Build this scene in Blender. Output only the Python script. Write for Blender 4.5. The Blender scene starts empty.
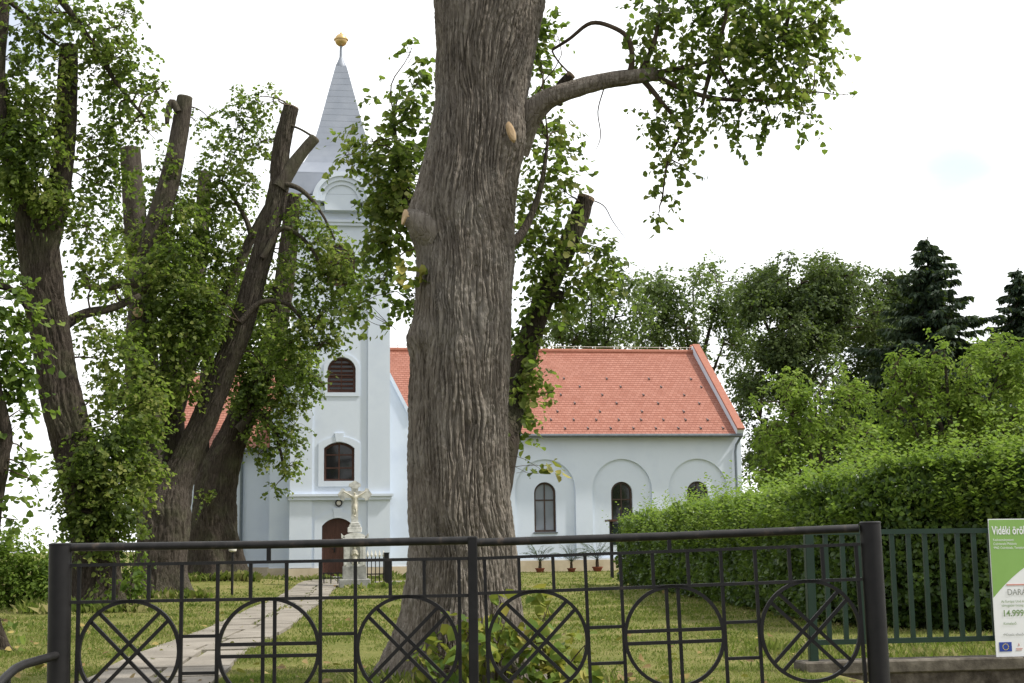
import bpy, bmesh, math, random
import numpy as np
from mathutils import Vector, Matrix
from mathutils.geometry import tessellate_polygon

R = math.radians
scn = bpy.context.scene
COL = scn.collection

# ------------------------------------------------------------------ camera, world, sun, exposure
FPX, PITCH, YAW, ROLL, EYE = 1400.0, R(8.3), R(8.5), 0.013, 1.1
cam_d = bpy.data.cameras.new('camera')
cam_d.sensor_width = 36.0
cam_d.lens = 36.0 * FPX / 1024.0
cam_d.clip_end = 3000
cam_d.clip_start = 0.05
cam = bpy.data.objects.new('camera', cam_d)
COL.objects.link(cam)
cam.location = (0, 0, EYE)
cam.rotation_euler = (Matrix.Rotation(-YAW, 3, 'Z') @ Matrix.Rotation(R(90) + PITCH, 3, 'X') @ Matrix.Rotation(-ROLL, 3, 'Z')).to_euler()
scn.camera = cam

SUN_DIR = Vector((0.88, -0.22, 0.0)).normalized() * math.cos(R(50)) + Vector((0, 0, math.sin(R(50))))
world = bpy.data.worlds.new('World')
scn.world = world
world.use_nodes = True
wn, wl = world.node_tree.nodes, world.node_tree.links
wn.clear()


def wnode(t, **kw):
    n = wn.new(t)
    for k, v in kw.items():
        setattr(n, k, v)
    return n


sky = wnode('ShaderNodeTexSky', sky_type='NISHITA')
sky.sun_disc = False
sky.sun_elevation = R(50)
sky.sun_rotation = math.atan2(SUN_DIR.x, SUN_DIR.y)
sky.dust_density = 2.0
bg_sky = wnode('ShaderNodeBackground')
bg_sky.inputs['Strength'].default_value = 0.12
bg_cloud = wnode('ShaderNodeBackground')
bg_cloud.inputs['Color'].default_value = (0.97, 0.985, 1.0, 1)
wout = wnode('ShaderNodeOutputWorld')
wmix = wnode('ShaderNodeMixShader')
tc = wnode('ShaderNodeTexCoord')
wmap = wnode('ShaderNodeMapping')
wmap.inputs['Scale'].default_value = (1.0, 1.0, 2.6)
wmap.inputs['Location'].default_value = (0.3, 0.2, 0.5)
wnoise = wnode('ShaderNodeTexNoise')
wnoise.inputs['Scale'].default_value = 3.0
wnoise.inputs['Detail'].default_value = 6.0
wnoise.inputs['Roughness'].default_value = 0.55
wramp = wnode('ShaderNodeValToRGB')
wramp.color_ramp.elements[0].position = 0.33
wramp.color_ramp.elements[0].color = (0.78, 0.78, 0.78, 1)
wramp.color_ramp.elements[1].position = 0.45
wramp.color_ramp.elements[1].color = (1, 1, 1, 1)
cd = wnode('ShaderNodeVectorMath', operation='DOT_PRODUCT')
wl.new(tc.outputs['Generated'], cd.inputs[0])
cd.inputs[1].default_value = Vector((0.55, 0.75, 0.45)).normalized()
cm_ = wnode('ShaderNodeMath', operation='MULTIPLY_ADD')
wl.new(cd.outputs['Value'], cm_.inputs[0])
cm_.inputs[1].default_value = 0.30
cm_.inputs[2].default_value = 1.0
wl.new(cm_.outputs[0], bg_cloud.inputs['Strength'])
wl.new(tc.outputs['Generated'], wmap.inputs['Vector'])
wl.new(wmap.outputs[0], wnoise.inputs['Vector'])
wl.new(wnoise.outputs['Fac'], wramp.inputs['Fac'])
wl.new(sky.outputs[0], bg_sky.inputs['Color'])
prev = wramp.outputs['Color']
for (dx, dy, dz), ca in (((0.4343, 0.8679, 0.2411), 0.9992), ((0.2927, 0.9234, 0.2485), 0.9993), ((-0.1888, 0.9199, 0.3436), 0.999)):
    dv = wnode('ShaderNodeVectorMath', operation='DOT_PRODUCT')
    wl.new(tc.outputs['Generated'], dv.inputs[0])
    dv.inputs[1].default_value = Vector((dx, dy, dz)).normalized()
    nz = wnode('ShaderNodeMath', operation='MULTIPLY_ADD')
    wl.new(wnoise.outputs['Fac'], nz.inputs[0])
    nz.inputs[1].default_value = 0.0035
    wl.new(dv.outputs['Value'], nz.inputs[2])
    mr = wnode('ShaderNodeMapRange', interpolation_type='SMOOTHSTEP')
    mr.inputs['From Min'].default_value = ca + 0.0016
    mr.inputs['From Max'].default_value = ca + 0.0030
    mr.inputs['To Min'].default_value = 1.0
    mr.inputs['To Max'].default_value = 0.42
    wl.new(nz.outputs[0], mr.inputs['Value'])
    mn = wnode('ShaderNodeMath', operation='MULTIPLY')
    wl.new(prev, mn.inputs[0])
    wl.new(mr.outputs[0], mn.inputs[1])
    prev = mn.outputs[0]
wl.new(prev, wmix.inputs['Fac'])
wl.new(bg_sky.outputs[0], wmix.inputs[1])
wl.new(bg_cloud.outputs[0], wmix.inputs[2])
wl.new(wmix.outputs[0], wout.inputs['Surface'])

sun_d = bpy.data.lights.new('sun', 'SUN')
sun_d.energy = 3.6
sun_d.angle = R(3.0)
sun_d.color = (1.0, 0.95, 0.86)
sun = bpy.data.objects.new('sun', sun_d)
COL.objects.link(sun)
sun.rotation_euler = SUN_DIR.to_track_quat('Z', 'Y').to_euler()
sun.location = (20, -10, 40)

scn.view_settings.view_transform = 'Standard'
scn.view_settings.look = 'None'
scn.view_settings.exposure = 0.38
scn.view_settings.gamma = 1.0
scn.view_settings.use_curve_mapping = False
scn.cycles.max_bounces = 8
scn.cycles.use_denoising = True

# ------------------------------------------------------------------ measuring helper: a picture point at a distance
cr_, sr_ = math.cos(ROLL), math.sin(ROLL)
cp, sp, cy, sy = math.cos(PITCH), math.sin(PITCH), math.cos(YAW), math.sin(YAW)


def ray(u, v):
    a0, b0 = (u - 512.0) / FPX, (341.5 - v) / FPX
    a, b = a0 * cr_ + b0 * sr_, b0 * cr_ - a0 * sr_
    f = cp - b * sp
    z = sp + b * cp
    return Vector((f * sy + a * cy, f * cy - a * sy, z))


def gpt(u, v):
    d = ray(u, v)
    return Vector((0, 0, EYE)) + d * (-EYE / d.z)


def at(u, v, Y):
    d = ray(u, v)
    return Vector((0, 0, EYE)) + d * (Y / d.y)


# ------------------------------------------------------------------ materials
def new_mat(name):
    m = bpy.data.materials.new(name)
    m.use_nodes = True
    nt = m.node_tree
    for n in list(nt.nodes):
        nt.nodes.remove(n)
    out = nt.nodes.new('ShaderNodeOutputMaterial')
    return m, nt, out


def N(nt, t, ins=None, **kw):
    n = nt.nodes.new(t)
    for k, v in kw.items():
        setattr(n, k, v)
    for k, v in (ins or {}).items():
        if isinstance(v, bpy.types.NodeSocket):
            nt.links.new(v, n.inputs[k])
        else:
            n.inputs[k].default_value = v
    return n


def ramp(nt, fac, stops):
    n = nt.nodes.new('ShaderNodeValToRGB')
    cr = n.color_ramp
    while len(cr.elements) < len(stops):
        cr.elements.new(0.5)
    for e, (p, c) in zip(cr.elements, stops):
        e.position = p
        e.color = (*c, 1) if len(c) == 3 else c
    nt.links.new(fac, n.inputs['Fac'])
    return n.outputs['Color']


def surf(name, cols, scale=4.0, rough=0.7, spec=0.3, stretch=(1, 1, 1), bump=0.0, bscale=None, bdist=0.01, metal=0.0, detail=5.0, lo=0.35, hi=0.65):
    """noise-varied principled surface"""
    m, nt, out = new_mat(name)
    tcn = N(nt, 'ShaderNodeTexCoord')
    mp = N(nt, 'ShaderNodeMapping', {'Vector': tcn.outputs['Object'], 'Scale': stretch})
    no = N(nt, 'ShaderNodeTexNoise', {'Vector': mp.outputs[0], 'Scale': scale, 'Detail': detail, 'Roughness': 0.6})
    k = len(cols)
    stops = [(lo + (hi - lo) * i / max(1, k - 1), c) for i, c in enumerate(cols)]
    c = ramp(nt, no.outputs['Fac'], stops)
    b = N(nt, 'ShaderNodeBsdfPrincipled', {'Base Color': c, 'Roughness': rough, 'Metallic': metal, 'Specular IOR Level': spec})
    if bump > 0:
        n2 = N(nt, 'ShaderNodeTexNoise', {'Vector': mp.outputs[0], 'Scale': bscale or scale * 4, 'Detail': 6.0, 'Roughness': 0.65})
        bp = N(nt, 'ShaderNodeBump', {'Height': n2.outputs['Fac'], 'Strength': bump, 'Distance': bdist})
        nt.links.new(bp.outputs[0], b.inputs['Normal'])
    nt.links.new(b.outputs[0], out.inputs['Surface'])
    return m


def leaf_mat(name, cols, trans=0.4, nscale=0.6, rough=0.55, tcol=(0.22, 0.34, 0.04), spec=0.15):
    """cols: leaf colours from darkest to lightest; each leaf takes one, clumps drift"""
    m, nt, out = new_mat(name)
    g = N(nt, 'ShaderNodeNewGeometry')
    no = N(nt, 'ShaderNodeTexNoise', {'Vector': g.outputs['Position'], 'Scale': nscale, 'Detail': 3.0})
    a = N(nt, 'ShaderNodeMath', {0: g.outputs['Random Per Island'], 1: 0.55}, operation='MULTIPLY')
    s = N(nt, 'ShaderNodeMath', {0: no.outputs['Fac'], 1: 1.5, 2: -0.50}, operation='MULTIPLY_ADD')
    t = N(nt, 'ShaderNodeMath', {0: a.outputs[0], 1: s.outputs[0]}, operation='ADD')
    k = len(cols)
    c = ramp(nt, t.outputs[0], [(0.12 + 0.76 * i / (k - 1), x) for i, x in enumerate(cols)])
    b = N(nt, 'ShaderNodeBsdfPrincipled', {'Base Color': c, 'Roughness': rough, 'Specular IOR Level': spec})
    tm = N(nt, 'ShaderNodeMix', {0: 0.65, 6: c, 7: (*tcol, 1)}, data_type='RGBA')
    tr = N(nt, 'ShaderNodeBsdfTranslucent', {'Color': tm.outputs[2]})
    mx = N(nt, 'ShaderNodeMixShader', {0: trans, 1: b.outputs[0], 2: tr.outputs[0]})
    nt.links.new(mx.outputs[0], out.inputs['Surface'])
    return m


def bark_mat(name, cols, scale=7.0, crack=26.0, moss=(0.10, 0.11, 0.055), moss_amt=0.35):
    m, nt, out = new_mat(name)
    tcn = N(nt, 'ShaderNodeTexCoord')
    mp = N(nt, 'ShaderNodeMapping', {'Vector': tcn.outputs['Object'], 'Scale': (1, 1, 0.16)})
    n1 = N(nt, 'ShaderNodeTexNoise', {'Vector': mp.outputs[0], 'Scale': scale, 'Detail': 8.0, 'Roughness': 0.7})
    c = ramp(nt, n1.outputs['Fac'], [(0.3, cols[0]), (0.5, cols[1]), (0.7, cols[2])])
    n3 = N(nt, 'ShaderNodeTexNoise', {'Vector': tcn.outputs['Object'], 'Scale': 1.7, 'Detail': 5.0, 'Roughness': 0.6})
    r3 = ramp(nt, n3.outputs['Fac'], [(0.48, (0, 0, 0)), (0.72, (moss_amt,) * 3)])
    mm = N(nt, 'ShaderNodeMix', {0: r3, 6: c, 7: (*moss, 1)}, data_type='RGBA')
    mp2 = N(nt, 'ShaderNodeMapping', {'Vector': tcn.outputs['Object'], 'Scale': (1, 1, 0.3)})
    n2 = N(nt, 'ShaderNodeTexNoise', {'Vector': mp2.outputs[0], 'Scale': scale * 6, 'Detail': 7.0, 'Roughness': 0.7})
    mp3 = N(nt, 'ShaderNodeMapping', {'Vector': tcn.outputs['Object'], 'Scale': (1, 1, 0.13)})
    wz = N(nt, 'ShaderNodeTexNoise', {'Vector': mp2.outputs[0], 'Scale': 5.0, 'Detail': 2.0})
    wv = N(nt, 'ShaderNodeVectorMath', {0: wz.outputs['Color'], 'Scale': 0.10}, operation='SCALE')
    wa = N(nt, 'ShaderNodeVectorMath', {0: mp3.outputs[0], 1: wv.outputs[0]}, operation='ADD')
    vo = N(nt, 'ShaderNodeTexVoronoi', {'Vector': wa.outputs[0], 'Scale': crack}, feature='DISTANCE_TO_EDGE')
    ck = ramp(nt, vo.outputs['Distance'], [(0.0, (0, 0, 0)), (0.16, (1, 1, 1))])
    ad = N(nt, 'ShaderNodeMix', {0: 0.55, 6: ck, 7: n2.outputs['Fac']}, data_type='RGBA')
    bp = N(nt, 'ShaderNodeBump', {'Height': ad.outputs[2], 'Strength': 1.0, 'Distance': 0.022})
    b = N(nt, 'ShaderNodeBsdfPrincipled', {'Base Color': mm.outputs[2], 'Roughness': 0.9, 'Specular IOR Level': 0.15, 'Normal': bp.outputs[0]})
    nt.links.new(b.outputs[0], out.inputs['Surface'])
    return m


def tile_mat():
    m, nt, out = new_mat('roof tile')
    uv = N(nt, 'ShaderNodeUVMap', uv_map='UVMap')
    br = N(nt, 'ShaderNodeTexBrick', {'Vector': uv.outputs[0], 'Color1': (0.285, 0.110, 0.073, 1), 'Color2': (0.345, 0.150, 0.107, 1), 'Mortar': (0.215, 0.074, 0.047, 1), 'Scale': 1.0, 'Mortar Size': 0.012, 'Mortar Smooth': 0.3, 'Bias': 0.0, 'Brick Width': 0.19, 'Row Height': 0.20})
    br.offset = 0.5
    no = N(nt, 'ShaderNodeTexNoise', {'Vector': uv.outputs[0], 'Scale': 0.8, 'Detail': 4.0})
    c2 = ramp(nt, no.outputs['Fac'], [(0.3, (0.92, 0.90, 0.9)), (0.7, (1, 1, 1))])
    mx = N(nt, 'ShaderNodeMix', {0: 1.0, 6: br.outputs['Color'], 7: c2}, data_type='RGBA', blend_type='MULTIPLY')
    bp = N(nt, 'ShaderNodeBump', {'Height': br.outputs['Fac'], 'Strength': 0.5, 'Distance': 0.02}, invert=True)
    b = N(nt, 'ShaderNodeBsdfPrincipled', {'Base Color': mx.outputs[2], 'Roughness': 0.65, 'Specular IOR Level': 0.3, 'Normal': bp.outputs[0]})
    nt.links.new(b.outputs[0], out.inputs['Surface'])
    return m


def glass_mat(name, col, rough=0.04):
    m, nt, out = new_mat(name)
    b = N(nt, 'ShaderNodeBsdfPrincipled', {'Base Color': (*col, 1), 'Roughness': rough, 'Specular IOR Level': 0.6})
    nt.links.new(b.outputs[0], out.inputs['Surface'])
    return m


def slab_mat():
    m, nt, out = new_mat('path slabs')
    tcn = N(nt, 'ShaderNodeTexCoord')
    no = N(nt, 'ShaderNodeTexNoise', {'Vector': tcn.outputs['Object'], 'Scale': 1.2, 'Detail': 6.0, 'Roughness': 0.65})
    c = ramp(nt, no.outputs['Fac'], [(0.3, (0.145, 0.127, 0.102)), (0.5, (0.225, 0.20, 0.165)), (0.7, (0.30, 0.27, 0.228))])
    n2 = N(nt, 'ShaderNodeTexNoise', {'Vector': tcn.outputs['Object'], 'Scale': 60.0, 'Detail': 3.0})
    c2 = ramp(nt, n2.outputs['Fac'], [(0.35, (0.75, 0.75, 0.75)), (0.6, (1, 1, 1))])
    mx = N(nt, 'ShaderNodeMix', {0: 1.0, 6: c, 7: c2}, data_type='RGBA', blend_type='MULTIPLY')
    bp = N(nt, 'ShaderNodeBump', {'Height': n2.outputs['Fac'], 'Strength': 0.5, 'Distance': 0.01})
    b = N(nt, 'ShaderNodeBsdfPrincipled', {'Base Color': mx.outputs[2], 'Roughness': 0.9, 'Normal': bp.outputs[0]})
    nt.links.new(b.outputs[0], out.inputs['Surface'])
    return m


def ground_mat():
    m, nt, out = new_mat('lawn soil')
    tcn = N(nt, 'ShaderNodeTexCoord')
    n1 = N(nt, 'ShaderNodeTexNoise', {'Vector': tcn.outputs['Object'], 'Scale': 0.7, 'Detail': 6.0, 'Roughness': 0.6})
    n2 = N(nt, 'ShaderNodeTexNoise', {'Vector': tcn.outputs['Object'], 'Scale': 14.0, 'Detail': 6.0, 'Roughness': 0.7})
    mxn = N(nt, 'ShaderNodeMath', {0: n1.outputs['Fac'], 1: 0.55}, operation='MULTIPLY')
    ad = N(nt, 'ShaderNodeMath', {0: n2.outputs['Fac'], 1: 0.45, 2: mxn.outputs[0]}, operation='MULTIPLY_ADD')
    c = ramp(nt, ad.outputs[0], [(0.36, (0.075, 0.09, 0.02)), (0.5, (0.135, 0.14, 0.038)), (0.62, (0.22, 0.185, 0.08)), (0.74, (0.25, 0.20, 0.11))])
    bp = N(nt, 'ShaderNodeBump', {'Height': n2.outputs['Fac'], 'Strength': 0.7, 'Distance': 0.04})
    b = N(nt, 'ShaderNodeBsdfPrincipled', {'Base Color': c, 'Roughness': 0.95, 'Specular IOR Level': 0.1, 'Normal': bp.outputs[0]})
    nt.links.new(b.outputs[0], out.inputs['Surface'])
    return m


M = {
    'plaster': surf('white plaster', [(0.565, 0.625, 0.725), (0.615, 0.675, 0.765), (0.59, 0.65, 0.745)], 0.5, 0.85, 0.2, bump=0.15, bscale=60, bdist=0.004),
    'plinth': surf('beige plinth', [(0.46, 0.38, 0.27), (0.58, 0.49, 0.37)], 1.5, 0.9, 0.2),
    'tile': tile_mat(),
    'ridge': surf('ridge tile', [(0.28, 0.10, 0.063), (0.335, 0.135, 0.088)], 8, 0.6, 0.3),
    'gutter': surf('grey gutter', [(0.10, 0.115, 0.13), (0.14, 0.155, 0.17)], 6, 0.4, 0.5, metal=0.4),
    'pipe': surf('slate blue pipe', [(0.11, 0.14, 0.17), (0.15, 0.18, 0.21)], 6, 0.4, 0.5),
    'spire': surf('spire sheet metal', [(0.21, 0.235, 0.285), (0.26, 0.285, 0.335)], 1.2, 0.5, 0.4, metal=0.1),
    'gold': surf('gilding', [(0.50, 0.34, 0.14), (0.62, 0.44, 0.20)], 8, 0.38, 0.5, metal=0.55),
    'wood': surf('dark red brown wood', [(0.050, 0.019, 0.012), (0.09, 0.034, 0.020)], 5, 0.5, 0.4, stretch=(6, 6, 0.6)),
    'woodframe': surf('dark window wood', [(0.035, 0.020, 0.014), (0.06, 0.032, 0.022)], 5, 0.5, 0.4),
    'glass': glass_mat('dark glass', (0.012, 0.013, 0.015)),
    'glass_pale': glass_mat('pale grey glass', (0.20, 0.22, 0.25)),  # paler even grey-blue base colour, used for one nave pane
    'stone': surf('weathered white stone', [(0.36, 0.36, 0.34), (0.58, 0.58, 0.55), (0.68, 0.68, 0.65)], 5, 0.85, 0.2, bump=0.3, bdist=0.01),
    'stone_dark': surf('grey stone', [(0.22, 0.22, 0.21), (0.36, 0.36, 0.34)], 6, 0.9, 0.2, bump=0.3),
    'figure': surf('cream figure', [(0.46, 0.43, 0.35), (0.60, 0.57, 0.48)], 9, 0.7, 0.3),
    'iron': surf('dark gate paint', [(0.009, 0.0085, 0.009), (0.016, 0.015, 0.0155)], 9, 0.5, 0.25, bump=0.12, bscale=90, bdist=0.003),
    'iron_rail': surf('worn gate paint', [(0.011, 0.0105, 0.0105), (0.020, 0.0185, 0.0185), (0.085, 0.062, 0.046)], 14, 0.48, 0.3, lo=0.4, hi=0.78, bump=0.12, bscale=90, bdist=0.003),
    'green': surf('green fence paint', [(0.004, 0.020, 0.011), (0.006, 0.027, 0.0155)], 8, 0.4, 0.4),
    'concrete': surf('stained concrete', [(0.04, 0.033, 0.027), (0.085, 0.072, 0.06), (0.15, 0.13, 0.11)], 7, 0.95, 0.2, bump=0.6, bscale=35, bdist=0.02),
    'coping': surf('pale concrete', [(0.05, 0.043, 0.035), (0.10, 0.088, 0.072), (0.155, 0.138, 0.115)], 6, 0.95, 0.2, bump=0.5, bscale=45, bdist=0.01),
    'asphalt': surf('asphalt', [(0.045, 0.045, 0.046), (0.065, 0.064, 0.062)], 20, 0.9, 0.2, bump=0.4),
    'path': slab_mat(),
    'ground': ground_mat(),
    'pot': surf('terracotta', [(0.17, 0.05, 0.03), (0.25, 0.08, 0.045)], 8, 0.8, 0.2),
    'sign_white': surf('sign white', [(0.72, 0.73, 0.76), (0.76, 0.77, 0.80)], 3, 0.35, 0.5),
    'sign_green': surf('sign green', [(0.20, 0.36, 0.085), (0.22, 0.39, 0.10)], 3, 0.35, 0.5),
    'sign_text': surf('grey print', [(0.22, 0.24, 0.22), (0.26, 0.27, 0.25)], 5, 0.5, 0.3),
    'sign_text_green': surf('green print', [(0.16, 0.26, 0.10), (0.18, 0.28, 0.12)], 5, 0.5, 0.3),
    'sign_red': surf('pink print', [(0.55, 0.25, 0.22), (0.6, 0.3, 0.26)], 5, 0.5, 0.3),
    'sign_blue': surf('flag blue', [(0.02, 0.05, 0.28), (0.025, 0.06, 0.32)], 5, 0.4, 0.4),
    'sign_yellow': surf('flag yellow', [(0.7, 0.55, 0.05), (0.75, 0.6, 0.08)], 5, 0.4, 0.4),
    'cutwood': surf('fresh cut wood', [(0.36, 0.24, 0.13), (0.52, 0.38, 0.24)], 12, 0.8, 0.2),
    'cutwood_old': surf('weathered cut wood', [(0.16, 0.115, 0.08), (0.26, 0.19, 0.13)], 12, 0.9, 0.2),
    'lampwhite': surf('opal lamp cap', [(0.6, 0.58, 0.52), (0.66, 0.64, 0.58)], 5, 0.4, 0.5),
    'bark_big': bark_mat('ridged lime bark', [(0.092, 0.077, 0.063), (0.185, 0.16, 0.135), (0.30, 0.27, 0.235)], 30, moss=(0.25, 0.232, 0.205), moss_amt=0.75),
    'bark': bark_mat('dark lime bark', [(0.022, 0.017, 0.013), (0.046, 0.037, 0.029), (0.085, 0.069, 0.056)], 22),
    'bark_grey': bark_mat('grey limb bark', [(0.030, 0.024, 0.019), (0.063, 0.052, 0.042), (0.11, 0.093, 0.077)], 22),
    'twig': surf('twig bark', [(0.05, 0.037, 0.027), (0.09, 0.068, 0.05)], 8, 0.9, 0.1),
    'leaf_big': leaf_mat('lime leaves near', [(0.018, 0.031, 0.010), (0.052, 0.076, 0.021), (0.125, 0.155, 0.042), (0.28, 0.28, 0.085)], 0.53, 1.5),
    'leaf_lime': leaf_mat('lime leaves', [(0.020, 0.034, 0.011), (0.052, 0.076, 0.021), (0.115, 0.148, 0.038), (0.26, 0.28, 0.075)], 0.52, 0.8),
    'leaf_bright': leaf_mat('bright lime leaves', [(0.028, 0.055, 0.012), (0.06, 0.10, 0.02), (0.11, 0.165, 0.032), (0.20, 0.26, 0.055)], 0.45, 1.0),
    'leaf_yellow': leaf_mat('yellowing leaves', [(0.05, 0.10, 0.02), (0.08, 0.145, 0.028), (0.12, 0.19, 0.035), (0.18, 0.23, 0.045), (0.36, 0.32, 0.08)], 0.4, 2.5, tcol=(0.34, 0.34, 0.05)),
    'leaf_hedge': leaf_mat('hedge leaves', [(0.022, 0.045, 0.014), (0.042, 0.078, 0.021), (0.07, 0.12, 0.03), (0.115, 0.17, 0.042)], 0.30, 1.2, rough=0.38, spec=0.35),
    'leaf_shoot': leaf_mat('hedge shoots', [(0.09, 0.155, 0.03), (0.16, 0.245, 0.045), (0.26, 0.335, 0.075)], 0.48, 1.2),
    'leaf_dark': leaf_mat('dark far leaves', [(0.026, 0.042, 0.02), (0.05, 0.075, 0.031), (0.088, 0.118, 0.047), (0.135, 0.17, 0.07)], 0.3, 0.35),
    'leaf_far': leaf_mat('pale far leaves', [(0.045, 0.072, 0.03), (0.085, 0.12, 0.048), (0.13, 0.17, 0.07), (0.18, 0.215, 0.10)], 0.4, 0.35),
    'leaf_fresh': leaf_mat('fresh green leaves', [(0.07, 0.12, 0.022), (0.12, 0.19, 0.032), (0.18, 0.26, 0.045), (0.26, 0.33, 0.07)], 0.45, 0.6),
    'needle': leaf_mat('spruce needles', [(0.014, 0.027, 0.017), (0.026, 0.044, 0.025), (0.044, 0.066, 0.036)], 0.12, 0.6),
    'grass': leaf_mat('grass blades', [(0.055, 0.085, 0.017), (0.105, 0.135, 0.030), (0.18, 0.185, 0.056), (0.31, 0.265, 0.13)], 0.35, 1.6, rough=0.7),
    'palm': leaf_mat('palm fronds', [(0.03, 0.055, 0.02), (0.055, 0.085, 0.035)], 0.2, 2.0),
}


# ------------------------------------------------------------------ object helpers
WLOC = {}


def tag(o, label=None, cat=None, group=None, kind=None):
    if label:
        o['label'] = label
    if cat:
        o['category'] = cat
    if group:
        o['group'] = group
    if kind:
        o['kind'] = kind
    return o


def empty(name, loc, label=None, cat=None, group=None, rotz=0.0):
    o = bpy.data.objects.new(name, None)
    COL.objects.link(o)
    o.empty_display_size = 0.3
    o.location = loc
    o.rotation_euler = (0, 0, rotz)
    WLOC[o.name] = Vector(loc)
    return tag(o, label, cat, group)


def link_mesh(name, me, mats, parent=None):
    o = bpy.data.objects.new(name, me)
    for m in (mats if isinstance(mats, (list, tuple)) else [mats]):
        me.materials.append(m)
    COL.objects.link(o)
    if parent is not None:
        o.parent = parent
        WLOC[o.name] = WLOC.get(parent.name, Vector((0, 0, 0)))
    else:
        WLOC[o.name] = Vector((0, 0, 0))
    return o


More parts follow.
